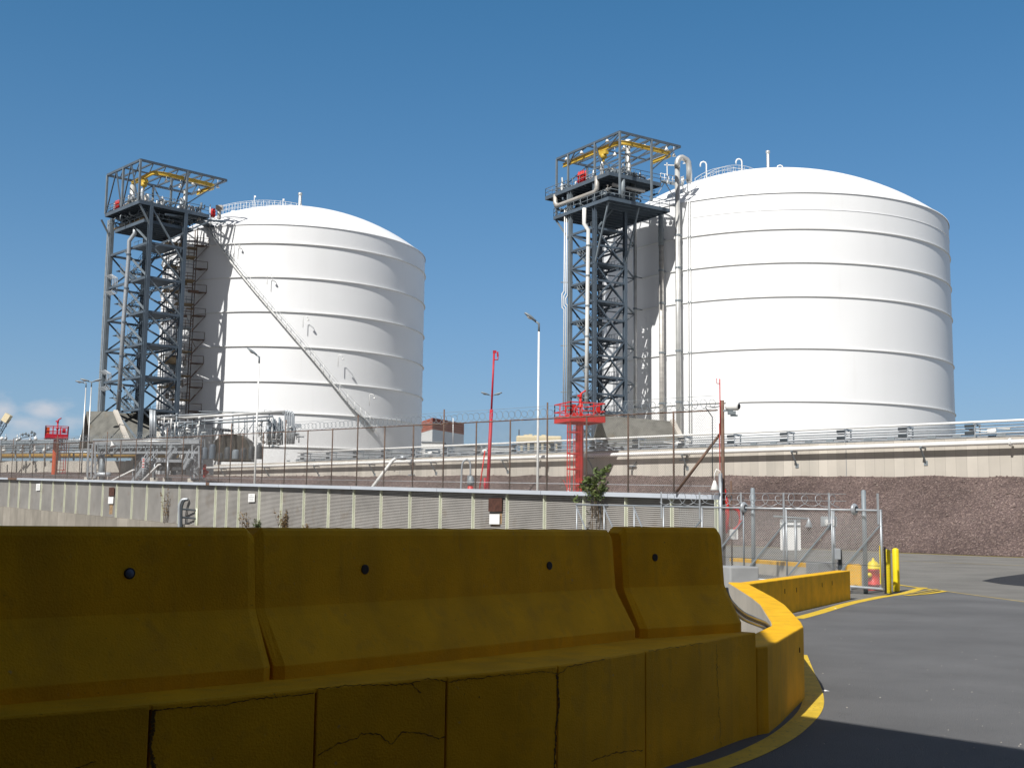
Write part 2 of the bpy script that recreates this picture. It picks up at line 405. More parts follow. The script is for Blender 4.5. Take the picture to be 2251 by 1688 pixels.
# gravel berm
def gravel_mat():
    m = mat('reddish brown gravel', (0.160, 0.128, 0.122), 0.95, var=0.34, scale=0.22, spec=0.2)
    n, l = m.node_tree.nodes, m.node_tree.links
    b = n['Principled BSDF']; tc = [x for x in n if x.type == 'TEX_COORD'][0]
    old = b.inputs['Base Color'].links[0].from_socket
    v = n.new('ShaderNodeTexVoronoi'); v.inputs['Scale'].default_value = 13.0
    l.new(tc.outputs['Object'], v.inputs['Vector'])
    cr = n.new('ShaderNodeValToRGB'); e = cr.color_ramp.elements
    e[0].position = 0.0; e[0].color = (0.62, 0.55, 0.55, 1); e[1].position = 1.0; e[1].color = (1.0, 0.98, 0.95, 1)
    for pos, c in ((0.3, (0.75, 0.70, 0.70, 1)), (0.6, (0.95, 0.88, 0.85, 1)), (0.88, (1.3, 1.2, 1.1, 1)), (0.95, (1.9, 1.8, 1.7, 1))):
        el = e.new(pos); el.color = c
    sep = n.new('ShaderNodeSeparateColor'); l.new(v.outputs['Color'], sep.inputs['Color'])
    l.new(sep.outputs['Red'], cr.inputs['Fac'])
    mx = n.new('ShaderNodeMix'); mx.data_type = 'RGBA'; mx.blend_type = 'MULTIPLY'; mx.inputs['Factor'].default_value = 1.0
    l.new(old, mx.inputs['A']); l.new(cr.outputs['Color'], mx.inputs['B']); l.new(mx.outputs['Result'], b.inputs['Base Color'])
    bp = n.new('ShaderNodeBump'); bp.inputs['Strength'].default_value = 1.0; bp.inputs['Distance'].default_value = 0.12
    v2 = n.new('ShaderNodeTexVoronoi'); v2.inputs['Scale'].default_value = 11.0; l.new(tc.outputs['Object'], v2.inputs['Vector'])
    l.new(v2.outputs['Distance'], bp.inputs['Height']); l.new(bp.outputs['Normal'], b.inputs['Normal'])
    return m
M['gravel'] = gravel_mat()
def berm_top(t): return 4.93 + 0.0203 * t
from mathutils import noise as mnoise
def berm_z(t, off):
    p = berm(t, off); z0 = g(p.x, p.y); u = max(0.0, min(1.0, (off - 0.0) / 6.6))
    w = mnoise.fractal(V((t * 0.22, off * 0.5, 3.1)), 0.9, 2.0, 4)
    und = 0.16 * mnoise.noise(V((t * 0.33, 0.0, 7.7))) if u > 0.9 else 0.0
    k = (u ** 0.92)
    return z0 + (berm_top(t) - z0) * k + w * 0.09 * (1 if u > 0.02 else 0) + und + (0.03 if u <= 0 else 0)
ts = [-75 + 0.8 * i for i in range(280)]; offs = [-0.25, 0.0] + [0.33 * i for i in range(1, 24)]
mb = MB(); nt = len(ts)
mb.add([(berm(t, f).x, berm(t, f).y, berm_z(t, f)) for f in offs for t in ts], [(j * nt + i + 1, j * nt + i, (j + 1) * nt + i, (j + 1) * nt + i + 1) for j in range(len(offs) - 1) for i in range(nt - 1)], True)
tag(mb.build('gravel_berm', M['gravel']), kind='structure')
mb = MB()
for i in range(5200):
    t = -40 + 175 * rnd.random() ** 1.5; f = rnd.uniform(0.05, 7.0)
    p = berm(t, f); z = berm_z(t, f); s = rnd.uniform(0.035, 0.085) * (1 + 0.005 * max(0, t))
    c = V((p.x, p.y, z + s * 0.25)); a = rnd.uniform(0, 6.28); q = rnd.uniform(0.6, 1.3)
    X = V((cos(a), sin(a), rnd.uniform(-.3, .3))) * s; Y = V((-sin(a), cos(a), rnd.uniform(-.3, .3))) * s * q; Z = V((rnd.uniform(-.3, .3), rnd.uniform(-.3, .3), 1)) * s * rnd.uniform(.5, .9)
    mb.add([c + X, c + Y, c - X, c - Y, c + Z, c - Z], [(0, 1, 4), (1, 2, 4), (2, 3, 4), (3, 0, 4), (1, 0, 5), (2, 1, 5), (3, 2, 5), (0, 3, 5)])
def stone_mat():
    m = mat('loose stones', (0.22, 0.175, 0.155), 0.95, var=0.2, scale=0.3, spots=[(3.1, 0.62, 0.8, (0.46, 0.42, 0.36)), (2.3, 0.6, 0.7, (0.10, 0.065, 0.06))])
    return m
o = mb.build('loose_stones', stone_mat()); tag(o, 'loose reddish and pale stones covering the gravel berm', 'gravel', kind='stuff')

# unseen open-fronted shed: roof edge follows the foreground shadow, span widened to block sky
HB = 7.4
shv = V((sun_vec.x, sun_vec.y, 0)).normalized() * (HB / tan(SUN_EL))
sA, sB = G(1800, 1580), G(2251, 1647)
du = (sA - sB).normalized(); dn = V((du.y, -du.x, 0))
if dn.dot(V((-1, -1, 0))) < 0: dn = -dn
e0 = sB + shv - du * 60.0; e1 = sB + shv + du * 45.0
t_ = thing('shade_shed', 'dark unseen open fronted shed shaped to shade the yellow barriers', 'building', e0)
dark_clad = mat('shed brickwork', (0.075, 0.034, 0.014), 0.85, var=0.2)  # warm brick colour chosen for the light it bounces
def slab_(name, pts, z0, z1):
    if (pts[1] - pts[0]).cross(pts[2] - pts[1]).z < 0: pts = pts[::-1]
    MB().hexa([V((p.x, p.y, z0)) for p in pts], [V((p.x, p.y, z1)) for p in pts]).build(name, dark_clad, t_)
DEP = 16.0
slab_('roof', [e0, e1, e1 + dn * DEP, e0 + dn * DEP], HB - 0.4, HB)
slab_('wall', [e0 + dn * (DEP - .4), e1 + dn * (DEP - .4), e1 + dn * DEP, e0 + dn * DEP], 0, HB - 0.4)
slab_('wall', [e0 + dn * 6, e0 + du * .4 + dn * 6, e0 + du * .4 + dn * (DEP - .4), e0 + dn * (DEP - .4)], 0, HB - 0.4)
slab_('wall', [e1 - du * .4 + dn * .5, e1 + dn * .5, e1 + dn * (DEP - .4), e1 - du * .4 + dn * (DEP - .4)], 0, HB - 0.4)

Cc = sA + du * 0.2; Dd = V((2.76, 11.95, 0))
slab_('shade_overhang', [Cc + shv, Dd + shv, Dd + shv + du * 12, Cc + shv + du * 12.6], HB - 0.4, HB)  # projection added so its shadow covers the short barrier

# unseen brick block added at the right to keep sky light off the barriers
t2_ = thing('sky_blocker', 'dark unseen block added right of the road to screen the barriers from the sky', 'building', (15.5, 12, 0))
gb = mat('gatehouse brick', (0.07, 0.036, 0.02), 0.85, var=0.25, scale=3)
MB().hexa([V((15.5, -32, 0)), V((30, -32, 0)), V((30, 11.5, 0)), V((15.5, 11.5, 0))], [V((15.5, -32, 9)), V((30, -32, 9)), V((30, 11.5, 9)), V((15.5, 11.5, 9))]).build('wall', gb, t2_)
MB().hexa([V((15.1, -32.4, 9.01)), V((30.4, -32.4, 9.01)), V((30.4, 11.9, 9.01)), V((15.1, 11.9, 9.01))], [V((15.1, -32.4, 9.4)), V((30.4, -32.4, 9.4)), V((30.4, 11.9, 9.4)), V((15.1, 11.9, 9.4))]).build('roof', dark_clad, t2_)
def ground_z(x, y):
    d = V((x, y, 0)) - F0; t, off = d.dot(FD), d.dot(FN)
    return berm_z(t, off) if 0 < off < 7.5 else g(x, y)
# ================================================================ LOW WALLS AND BARRIERS IN THE FOREGROUND
ZL = 0.80                                                    # top of the wall that carries the barriers
edge = [G(*q, ZL) for q in ((-420, 1604), (-150, 1589), (0, 1578), (330, 1550), (700, 1513), (980, 1488), (1228, 1463), (1419, 1432), (1531, 1414), (1620, 1397), (1662, 1391))]
edge = [V((p.x, p.y, 0)) for p in edge]
corner = G(1769, 1536); k1 = G(1716, 1590)
P1o, P1i = G(1640, 1280, .69), G(1617, 1278, .69)
T_ = 0.34
def inset(pts, w):
    out = []
    for i, p in enumerate(pts):
        d = (pts[min(i + 1, len(pts) - 1)] - pts[max(i - 1, 0)]).normalized()
        out.append(p + V((-d.y, d.x, 0)) * w)
    return out
W1 = thing('retaining_wall', 'low yellow cracked concrete wall under the barriers', 'wall', edge[4])
# joints between the cast lengths of the wall
jx = [-300, 332, 695, 982, 1226, 1419, 1662]
def seg_pts(a, b):
    "outer line of the wall between two joints given as picture columns"
    out = []
    n = 10
    for i in range(n + 1):
        x = a + (b - a) * i / n
        out.append(x)
    return out
ex = [-420, -150, 0, 330, 700, 980, 1228, 1419, 1531, 1620, 1662]
sm = smooth_line(edge, 8)
smx = []
for i in range(len(ex) - 1):
    for k in range(8): smx.append(ex[i] + (ex[i + 1] - ex[i]) * k / 8)
smx.append(ex[-1])
def at_x(x):
    for i in range(len(smx) - 1):
        if smx[i] <= x <= smx[i + 1] + 1e-6:
            f = (x - smx[i]) / (smx[i + 1] - smx[i]); return sm[i].lerp(sm[i + 1], f)
    return sm[-1].copy()
def wall_len(parent, pts, z, w, name='wall_segment', m=None, top_drop=None, bevel=0.007):
    mb = MB(); inn = inset(pts, w); n = len(pts)
    vs = [V((p.x, p.y, -0.02)) for p in pts] + [V((p.x, p.y, z)) for p in pts] + [V((p.x, p.y, z)) for p in inn] + [V((p.x, p.y, -0.02)) for p in inn]
    fs = []
    for i in range(n - 1):
        for r in range(3): fs.append((r * n + i, r * n + i + 1, (r + 1) * n + i + 1, (r + 1) * n + i))
    fs += [(0, n, 2 * n, 3 * n), (n - 1, 4 * n - 1, 3 * n - 1, 2 * n - 1)]
    mb.add(vs, fs)
    return mb.build(name, m or M['yellow_concrete'], parent, bevel=bevel)
gap = 0.011
for a, b in zip(jx[:-1], jx[1:]):
    pts = [at_x(a + (b - a) * i / 12) for i in range(13)]
    d0 = (pts[1] - pts[0]).normalized(); d1 = (pts[-1] - pts[-2]).normalized()
    pts[0] = pts[0] + d0 * gap / 2; pts[-1] = pts[-1] - d1 * (gap / 2 if b != 1662 else 0.003)
    wall_len(W1, pts, ZL, 1.05 if b < 1600 else 0.72)
# the ledge itself runs through without joints
lp = [p + V((-d.y, d.x, 0)) * .006 for p, d in zip(sm, [(sm[min(i + 1, len(sm) - 1)] - sm[max(i - 1, 0)]).normalized() for i in range(len(sm))])]
li = inset(sm, .70); n = len(lp); mb = MB()
mb.add([V((p.x, p.y, ZL - .02)) for p in lp] + [V((p.x, p.y, ZL + .004)) for p in lp] + [V((p.x, p.y, ZL + .004)) for p in li] + [V((p.x, p.y, ZL - .02)) for p in li],
       [(r * n + i, r * n + i + 1, (r + 1) * n + i + 1, (r + 1) * n + i) for i in range(n - 1) for r in range(3)] + [(n - 1, 4 * n - 1, 3 * n - 1, 2 * n - 1)])
mb.build('ledge', M['yellow_concrete'], W1, bevel=.004)
# backing inside the joints so that they read as dark grooves
mb = MB()
for j in jx[1:-1]:
    p = at_x(j); d = (at_x(j + 10) - at_x(j - 10)).normalized(); nn = V((-d.y, d.x, 0))
    mb.box(p + nn * 0.55 + V((0, 0, .38)), 0.03, 0.95, 0.74, d, nn)
mb.build('joint_filler', M['crack'], W1)
# cracks: jagged dark lines 2 mm proud of the face
def crack(parent, pix, w=0.008, seed=1, face=None):
    r = random.Random(seed); mb = MB()
    pts = []
    for i in range(len(pix) - 1):
        a, b = pix[i], pix[i + 1]; n = max(2, int(hypot(b[0] - a[0], b[1] - a[1]) / 4))
        for k in range(n):
            t = k / n; pts.append((a[0] + (b[0] - a[0]) * t + r.uniform(-2.0, 2.0), a[1] + (b[1] - a[1]) * t + r.uniform(-2.0, 2.0)))
    pts.append(pix[-1])
    W = []
    for x, y in pts:
        p = at_x(x); d = (at_x(x + 6) - at_x(x - 6)).normalized(); q = pl(x, y, p, d); nn = V((-d.y, d.x, 0))
        W.append((q - nn * 0.002, d))
    for i in range(len(W) - 1):
        (a, da), (b, db) = W[i], W[i + 1]; t = (b - a)
        if t.length < 1e-5: continue
        t.normalize(); nn = V((-da.y, da.x, 0)); s = nn.cross(t).normalized() * w * r.uniform(0.10, 0.42)
        mb.quad(a - s, b - s, b + s, a + s)
    return mb.build('crack', M['crack'], parent)
crack(W1, [(700, 1659), (745, 1632), (785, 1622), (790, 1611), (830, 1612), (860, 1636), (882, 1608), (930, 1611), (965, 1624), (978, 1618)], 0.0074, 3)
crack(W1, [(700, 1514), (760, 1506), (900, 1503), (940, 1490), (978, 1497)], 0.0056, 4)
crack(W1, [(985, 1497), (1100, 1484), (1200, 1475), (1228, 1480), (1250, 1464), (1330, 1447)], 0.0062, 5)
crack(W1, [(335, 1560), (420, 1553), (480, 1550), (560, 1535), (640, 1528), (690, 1522)], 0.0068, 6)
crack(W1, [(338, 1562), (336, 1600), (330, 1640), (338, 1688)], 0.030, 7)
crack(W1, [(1224, 1480), (1229, 1540), (1222, 1600), (1219, 1688)], 0.024, 8)
crack(W1, [(1300, 1672), (1350, 1654), (1412, 1648)], 0.0087, 9)
crack(W1, [(1574, 1416), (1576, 1480), (1580, 1560), (1583, 1600), (1584, 1650)], 0.006, 10)
crack(W1, [(160, 1690), (210, 1672)], 0.0062, 12)
crack(W1, [(905, 1500), (915, 1515), (925, 1522)], 0.0074, 13)
crack(W1, [(1424, 1432), (1480, 1422), (1545, 1413)], 0.0050, 15)

# the barriers standing on that wall
def barrier(name_label, A, B, zb, L_in, R_in, holes, h=0.81, chamL=0.0, chamR=0.0, group='yellow concrete road barriers'):
    A, B = V(A), V(B); d = (B - A); d.z = 0; L = d.length; d.normalize(); nn = V((-d.y, d.x, 0))
    prof = [(0.000, 0.0), (0.000, 0.075), (0.175, 0.325), (0.20, 0.37), (0.235, h - 0.045), (0.245, h - 0.015), (0.265, h), (0.395, h), (0.415, h - 0.015), (0.425, h - 0.045), (0.46, 0.37), (0.485, 0.325), (0.66, 0.075), (0.66, 0.0)]
    root = thing('road_barrier', name_label, 'barrier', A + V((0, 0, zb)), group)
    us = [0.0, 0.022, 0.055, 0.10] + [L * i / 16 for i in range(1, 16)] + [L - 0.10, L - 0.055, L - 0.022, L]
    vs = []; m = len(prof)
    for u in us:
        e = min(u, L - u); c = max(0.0, 0.055 - e)
        drop = c * 0.9
        for (w, z) in prof:
            k = 1.0
            ww = 0.33 + (w - 0.33) * (1 - 0.10 * c / 0.055)
            zz = z - (drop if z > h - 0.06 else 0)
            wob = 0.0022 * mnoise.noise(V((u * 3, w * 9, z * 6 + zb)))
            vs.append(A + d * u + nn * (ww + wob) + V((0, 0, zb + zz)))
    n = len(us); fs = []
    for i in range(n - 1):
        for k in range(m - 1): fs.append((i * m + k, (i + 1) * m + k, (i + 1) * m + k + 1, i * m + k + 1))
    fs += [tuple(range(m)), tuple((n - 1) * m + k for k in range(m))[::-1]]
    mb = MB(); mb.add(vs, fs); body = mb.build('barrier_body', M['yellow_concrete'], root, bevel=0.006)
    # lifting holes: black discs on the face, the hole's darkness painted
    for (hx, hy) in holes:
        o0 = A + nn * 0.222; q = pl(hx, hy, o0, d)
        f = max(0, min(1, (q.z - zb - 0.37) / (h - 0.415))); q = q + nn * ((0.20 + 0.035 * f) - 0.222)
        mb = MB(); r = 0.029
        mb.lathe(q - nn * 0.003, [(r * 1.02, 0.004), (r, -0.002), (r * .8, -0.003), (0.0005, -0.003)], 16, False, axis=nn)
        mb.build('lifting_hole', M['black'], root)
    return root
def z0(p): return V((p.x, p.y, 0))
j1 = z0(G(604, 1497, ZL)); j2 = z0(G(1406, 1405, ZL)); e3 = z0(G(1637, 1389, ZL)); j0 = z0(G(0, 1551, ZL))
dm = (j2 - j1).normalized(); dl = (j1 - j0).normalized()
barrier('long yellow concrete barrier in deep shade with the blue plugged hole', j1 - dl * 3.05, j1 - dl * 0.012, ZL, 0, 0, [(284, 1260)])
barrier('middle yellow concrete barrier with two dark lifting holes', j1 + dm * 0.012, j2 - dm * 0.012, ZL, 0, 0, [(801, 1251), (1206, 1243)])
d3 = (e3 - j2).normalized()
barrier('short yellow concrete barrier at the end nearest the gate, one dark hole', j2 + d3 * 0.03, e3, ZL, 0, 0, [(1439, 1225)], h=0.835)
# plug in the left hole
q = pl(284, 1260, j1 + V((-dl.y, dl.x, 0)) * 0.22, dl)
mb = MB(); nl = V((-dl.y, dl.x, 0)); mb.lathe(q - nl * 0.006, [(0.024, 0), (0.02, -0.004), (0.0005, -0.005)], 14, True, axis=nl)
tag(mb.build('hole_plug', mat('dull blue plug', (0.10, 0.15, 0.26), 0.5), base=q), 'round dull blue plug in the hole of the leftmost yellow barrier', 'plug')

# yellow walls round the corner and along the gate
ZC = 0.69
W2 = thing('corner_wall', 'low yellow topped concrete wall bending round the corner beside the asphalt', 'wall', corner)
s0 = at_x(1662); s0z = V((s0.x, s0.y, 0)) + (corner - s0).normalized() * 0.004
outer = [s0z, z0(G(1690, 1612)), z0(k1), z0(G(1745, 1560)), z0(corner), z0(G(1761, 1366, ZC)), z0(G(1725, 1328, ZC)), z0(G(1700, 1312, ZC)), z0(P1o)]
inner = [z0(G(1668, 1404, ZC)), z0(G(1682, 1392, ZC)), z0(G(1697, 1383, ZC)), z0(G(1715, 1372, ZC)), z0(G(1733, 1368, ZC)), z0(G(1722, 1350, ZC)), z0(G(1697, 1330, ZC)), z0(G(1672, 1312, ZC)), z0(P1i)]
inner = []
for i, p in enumerate(outer):
    a = outer[max(i - 1, 0)]; b = outer[min(i + 1, len(outer) - 1)]
    d = ((p - a).normalized() if i > 0 else V((0, 0, 0))) + ((b - p).normalized() if i < len(outer) - 1 else V((0, 0, 0)))
    d.normalize(); w = 0.30
    inner.append(p + V((-d.y, d.x, 0)) * w)
def wall_faces(pts, inn, z):
    n = len(pts); o, t, i_ = MB(), MB(), MB()
    for k in range(n - 1):
        a, b, c, d = pts[k], pts[k + 1], inn[k + 1], inn[k]
        up = V((0, 0, z))
        o.quad(a, b, b + up, a + up)
        t.quad(a + up, b + up, c + up, d + up)
        i_.quad(c, d, d + up, c + up)
    return o, t, i_
# one closed body, painted outside and on top, bare concrete inside
def painted_wall(root, pts, inn, z, zi):
    n = len(pts)
    mb = MB()
    vs = []
    for lst, zz in ((pts, -0.02), (pts, z), (inn, z), (inn, zi)): vs += [V((p.x, p.y, zz)) for p in lst]
    fs = []
    for i in range(n - 1):
        for r in range(3): fs.append((r * n + i, r * n + i + 1, (r + 1) * n + i + 1, (r + 1) * n + i))
    fs += [(0, n, 2 * n, 3 * n), (n - 1, 4 * n - 1, 3 * n - 1, 2 * n - 1)]
    mb.add(vs, fs); mb.build('painted_face', M['yellow_concrete'], root, bevel=0.014)
    mb = MB(); vs = []
    off = [q + (p - q).normalized() * 0.004 for p, q in zip(pts, inn)]
    inn2 = [q + (q - p).normalized() * 0.004 for p, q in zip(pts, inn)]
    for lst, zz in ((inn2, zi), (inn2, -0.02), (off, -0.02), (off, zi)): vs += [V((p.x, p.y, zz)) for p in lst]
    vs = [V((p.x, p.y, -0.02)) for p in inn2] + [V((p.x, p.y, z - 0.012)) for p in inn2]
    fs = [(i, i + 1, n + i + 1, n + i) for i in range(n - 1)]
    # thin bare concrete skin
    vs += [V((p.x, p.y, -0.02)) for p in off] + [V((p.x, p.y, z - 0.012)) for p in off]
    fs += [(n + i, n + i + 1, 3 * n + i + 1, 3 * n + i) for i in range(n - 1)]
    mb.add(vs, fs); mb.build('bare_inner_face', M['concrete'], root)
painted_wall(W2, outer, inner, ZC, -0.02)
W3 = thing('gate_wall', 'low yellow concrete wall running from the corner to the sliding gate', 'wall', P1o)
g1 = z0(G(1870, 1318)); gdir = (g1 - z0(P1o)).normalized()
o3 = [z0(P1o) + gdir * 0.006 + V((gdir.y, -gdir.x, 0)) * 0.0, z0(P1o).lerp(g1, 0.33), z0(P1o).lerp(g1, 0.66), g1]
i3 = [p + V((-gdir.y, gdir.x, 0)) * 0.30 for p in o3]
painted_wall(W3, o3, i3, 0.66, -0.02)
# dark base gap of the gate wall and small form-tie holes
mb = MB()
for q in ((1725, 1299), (1751, 1296), (1807, 1285), (1829, 1281)):
    c = pl(q[0], q[1], g1, gdir); nn = V((gdir.y, -gdir.x, 0)); mb.box(c + nn * 0.003, 0.035, 0.004, 0.09, gdir, nn)
mb.build('tie_hole', M['crack'], W3)
nn = V((-(corner - k1).normalized().y, (corner - k1).normalized().x, 0)); dk = (corner - z0(G(1745, 1560))).normalized()
c = pl(1757, 1428, corner, dk); mb = MB(); mb.box(c - nn * 0.004, 0.03, 0.006, 0.045, dk, nn); mb.build('tie_hole', M['crack'], W2)

# conduits clipped along the bare inner side of the corner wall
cpx = [(1605.6, 1292), (1611, 1306), (1617, 1319), (1626, 1330), (1634, 1338), (1650, 1350), (1673, 1360), (1690, 1367), (1701, 1377), (1709, 1387), (1713, 1398)]
def on_inner(x, y):
    best = None
    for a, b in zip(inner[:-1], inner[1:]):
        d = (b - a); L = d.length; d.normalize(); p = pl(x, y, a, d); t = (V((p.x, p.y, 0)) - a).dot(d)
        e = 0 if 0 <= t <= L else min(abs(t), abs(t - L))
        if best is None or e < best[0]: best = (e, p, V((-d.y, d.x, 0)))
    return best
for k, (dy, r, lab, mm) in enumerate(((0, .017, 'upper grey conduit curving along the bare side of the corner wall', 'galv'), (6, .014, 'middle dark conduit curving along the bare side of the corner wall', 'dark'), (12, .017, 'lowest grey conduit curving along the bare side of the corner wall', 'galv'))):
    pts = []
    for x, y in cpx:
        e, p, nn_ = on_inner(x - k * 1.0, y + dy); pts.append(p + nn_ * .045)
    pts = [p for i_, p in enumerate(pts) if i_ == 0 or (p - pts[i_ - 1]).length > .05]
    mb = MB(); mb.tube(smooth_line(pts, 4), r, 8)
    tag(mb.build('conduit', M[mm], base=pts[0]), lab, 'conduit', 'conduits inside the corner wall')

# concrete blocks and bits behind the gate wall
def block(label, px0, px1, ytop, Y, depth, m, ax=(0.95, 0.3, 0), name='concrete_block', group=None):
    a, b = P(px0, ytop, Y), P(px1, ytop, Y); w = (b - a).length; ax = V(ax).normalized(); ay = V((-ax.y, ax.x, 0)); z = a.z
    c = (a + b) / 2; w = w / max(0.3, ax.x)
    root_b = V((c.x, c.y, 0)); mb = MB()
    mb.box(root_b + ay * depth / 2 + V((0, 0, z / 2)), w, depth, z, ax, ay)
    o = mb.build(name, m, base=root_b, bevel=0.03); return tag(o, label, 'block', group)
block('large grey concrete block behind the end of the shaded barrier', 1603, 1671, 1245, 24.0, 0.75, M['concrete_grey'])
block('grey concrete block behind the gate wall beside the hydrant side', 1795, 1850, 1236, 31.5, 0.6, M['concrete_grey'])
block('yellow concrete block beside the red hydrant', 1862, 1893, 1240, 32.5, 0.5, M['yellow_concrete'], (0.98, -0.2, 0))
# yellow topped barrier further back inside the fence
A, B = P(1604, 1226, 43.5), P(1794, 1240, 35.5); d = (B - A); d.z = 0; d.normalize(); nn = V((-d.y, d.x, 0))
t_ = thing('inner_barrier', 'bare concrete barrier with a yellow painted top behind the gate mesh', 'barrier', V((A.x, A.y, g(A.x, A.y))))
mb = MB(); ga, gb = g(A.x, A.y), 0
mb.hexa([V((A.x, A.y, ga)), V((B.x, B.y, gb)), V((B.x, B.y, gb)) + nn * .4, V((A.x, A.y, ga)) + nn * .4], [V((A.x, A.y, A.z - .12)), V((B.x, B.y, B.z - .12)), V((B.x, B.y, B.z - .12)) + nn * .4, V((A.x, A.y, A.z - .12)) + nn * .4])
mb.build('barrier_body', M['concrete'], t_)
mb = MB(); mb.hexa([V((A.x, A.y, A.z - .118)) - nn * .003, V((B.x, B.y, B.z - .118)) - nn * .003, V((B.x, B.y, B.z - .118)) + nn * .403, V((A.x, A.y, A.z - .118)) + nn * .403], [A - nn * .003, B - nn * .003, B + nn * .403, A + nn * .403])
mb.build('painted_top', M['yellow_concrete'], t_)
# ================================================================ TANKS
def tank(name, label, cx, cy, R, seam, rings, dome, ringw):
    root = thing(name, label, 'storage tank', (cx, cy, 0), 'white storage tanks')
    c = V((cx, cy, 0))
    MB().lathe(c, [(R, 0), (R, seam)], 160).build('tank_shell', M['tank_white'], root)
    Rs = (R * R + dome * dome) / (2 * dome); a1 = math.asin(R / Rs)
    prof = [(R + 0.12, seam - 0.12), (R + 0.12, seam + 0.02)]
    prof += [(Rs * sin(a1 * (1 - i / 28)), seam + 0.02 + Rs * cos(a1 * (1 - i / 28)) - (Rs - dome)) for i in range(28)] + [(0.01, seam + dome + .02)]
    MB().lathe(c, prof, 160).build('dome_roof', M['tank_white'], root)
    for z in rings:
        MB().lathe(c, [(R, z - 0.04), (R + ringw, z - 0.04), (R + ringw, z + 0.04), (R, z + 0.04)], 160, False).build('stiffener_ring', M['tank_ring'], root)
    def dome_z(x, y):
        r = hypot(x - cx, y - cy); return seam + 0.02 + sqrt(max(0, Rs * Rs - r * r)) - (Rs - dome)
    root['_r'] = R
    return root, dome_z
R2, R1 = 26.0, 21.5
C2 = V((1.5195 * R2, 6.746 * R2, 0)); C1 = V((-1.6954 * R1, 8.9034 * R1, 0))
T2R = [1.4990, 1.3256, 1.1510, 0.8865, 0.6200]; S2 = EYE + 1.692 * R2
T1R = [1.9160, 1.6755, 1.4335, 1.1913, 0.9473, 0.7300]; S1 = EYE + 2.0547 * R1
TANK2, dz2 = tank('storage_tank', 'larger white storage tank on the right, two tall bare metal pipes up its side', C2.x, C2.y, R2, S2, [EYE + h * R2 for h in T2R] + [EYE + .36 * R2, EYE + .1 * R2], 9.55, 0.16)
MB().lathe(C2, [(R2, S2 - 2.43), (R2 + .05, S2 - 2.43), (R2 + .05, S2 - 2.39), (R2, S2 - 2.39)], 160, False).build('weld_band', M['tank_white'], TANK2)
TANK1, dz1 = tank('storage_tank', 'smaller white storage tank on the left with a long white stairway across its side', C1.x, C1.y, R1, S1, [EYE + h * R1 for h in T1R] + [EYE + .5 * R1, EYE + .26 * R1], 7.5, 0.22)

def on_tank(px, py, C, R, off=0.0):
    "point on the near side of a tank shell (radius R + off)"
    d = ray(px, py); R = R + off
    a = d.x ** 2 + d.y ** 2; b = -2 * (d.x * C.x + d.y * C.y); c = C.x ** 2 + C.y ** 2 - R * R
    D = max(0.0, b * b - 4 * a * c)
    return V((0, 0, EYE)) + d * ((-b - sqrt(D)) / (2 * a))
def hook_vent(parent, base, h, left=True, r=0.11):
    mb = MB(); s = -1 if left else 1
    pts = [base - V((0, 0, .6)), base + V((0, 0, h - .45))] + [base + V((s * .45 * (1 - cos(t)), 0, h - .45 + .45 * sin(t))) for t in (pi * .25, pi * .5, pi * .75, pi)] + [base + V((s * .9, 0, h - .75))]
    mb.tube(pts, r, 8); mb.build('gooseneck_vent', M['white_steel'], parent)
for px, py0, Y in ((1553, 390, 168), (1631, 376, 172), (1721, 371, 176)):
    b = P(px, py0, Y); b.z = dz2(b.x, b.y); hook_vent(TANK2, b, 2.55)
for px, Y in ((519, 192), (705, 196)):
    b = P(px, 452, Y); b.z = dz1(b.x, b.y); hook_vent(TANK1, b, 1.9 if px > 600 else 2.1)
def stack(parent, px, Y, dz, h, r, C):
    b = P(px, 400, Y); b.z = dz(b.x, b.y); mb = MB()
    mb.lathe(b, [(r * 1.3, -.5), (r * 1.3, .3), (r, .4), (r, h * .86), (r * .85, h * .88), (r * 1.35, h * .93), (r * 1.35, h), (0.01, h + .12)], 14)
    mb.build('roof_vent_stack', M['silver'], parent)
stack(TANK2, 1689, 174, dz2, 4.1, 0.24, C2); stack(TANK1, 661, 193, dz1, 3.9, 0.27, C1)
for px, Y, h in ((559, 190, 3.2), (622, 192, 2.6), (696, 195, 1.9)):
    b = P(px, 440, Y); b.z = dz1(b.x, b.y); mb = MB(); mb.tube([b - V((0, 0, .5)), b + V((0, 0, h))], 0.055, 6)
    mb.box(b + V((0.1, 0, h - .1)), 0.3, 0.15, 0.3); mb.build('lightning_rod' if px != 622 else 'roof_lamp', M['white_steel'], TANK1)
def railing(parent, pts, h=1.1, r=0.035, m=None, step=1, name='roof_railing', mid=True):
    pts = [V(p) for p in pts]; mb = MB(); up = V((0, 0, h))
    mb.tube([p + up for p in pts], r, 6)
    if mid: mb.tube([p + up * .52 for p in pts], r * .8, 6)
    for p in pts[::step]: mb.tube([p - V((0, 0, .1)), p + up], r, 6)
    return mb.build(name, m or M['white_steel'], parent)
# walkways with handrails over the domes
def dome_line(a, b, dz, n=12, bend=0.0):
    out = []
    for i in range(n + 1):
        p = a.lerp(b, i / n); p = p + V((0, 1, 0)) * bend * sin(pi * i / n); p.z = dz(p.x, p.y) + .05; out.append(p)
    return out
a = P(1528, 400, 160); b = P(1640, 375, 174)
railing(TANK2, dome_line(a, b, dz2, 9), 1.0); railing(TANK2, dome_line(a + V((1.2, -.8, 0)), b + V((1.2, -.8, 0)), dz2, 9), 1.0)
a = P(484, 460, 184); b = P(660, 445, 193)
railing(TANK1, dome_line(a, b, dz1, 14), 1.5); railing(TANK1, dome_line(a + V((.8, -1.2, 0)), b + V((.5, -1.2, 0)), dz1, 14), 1.5)

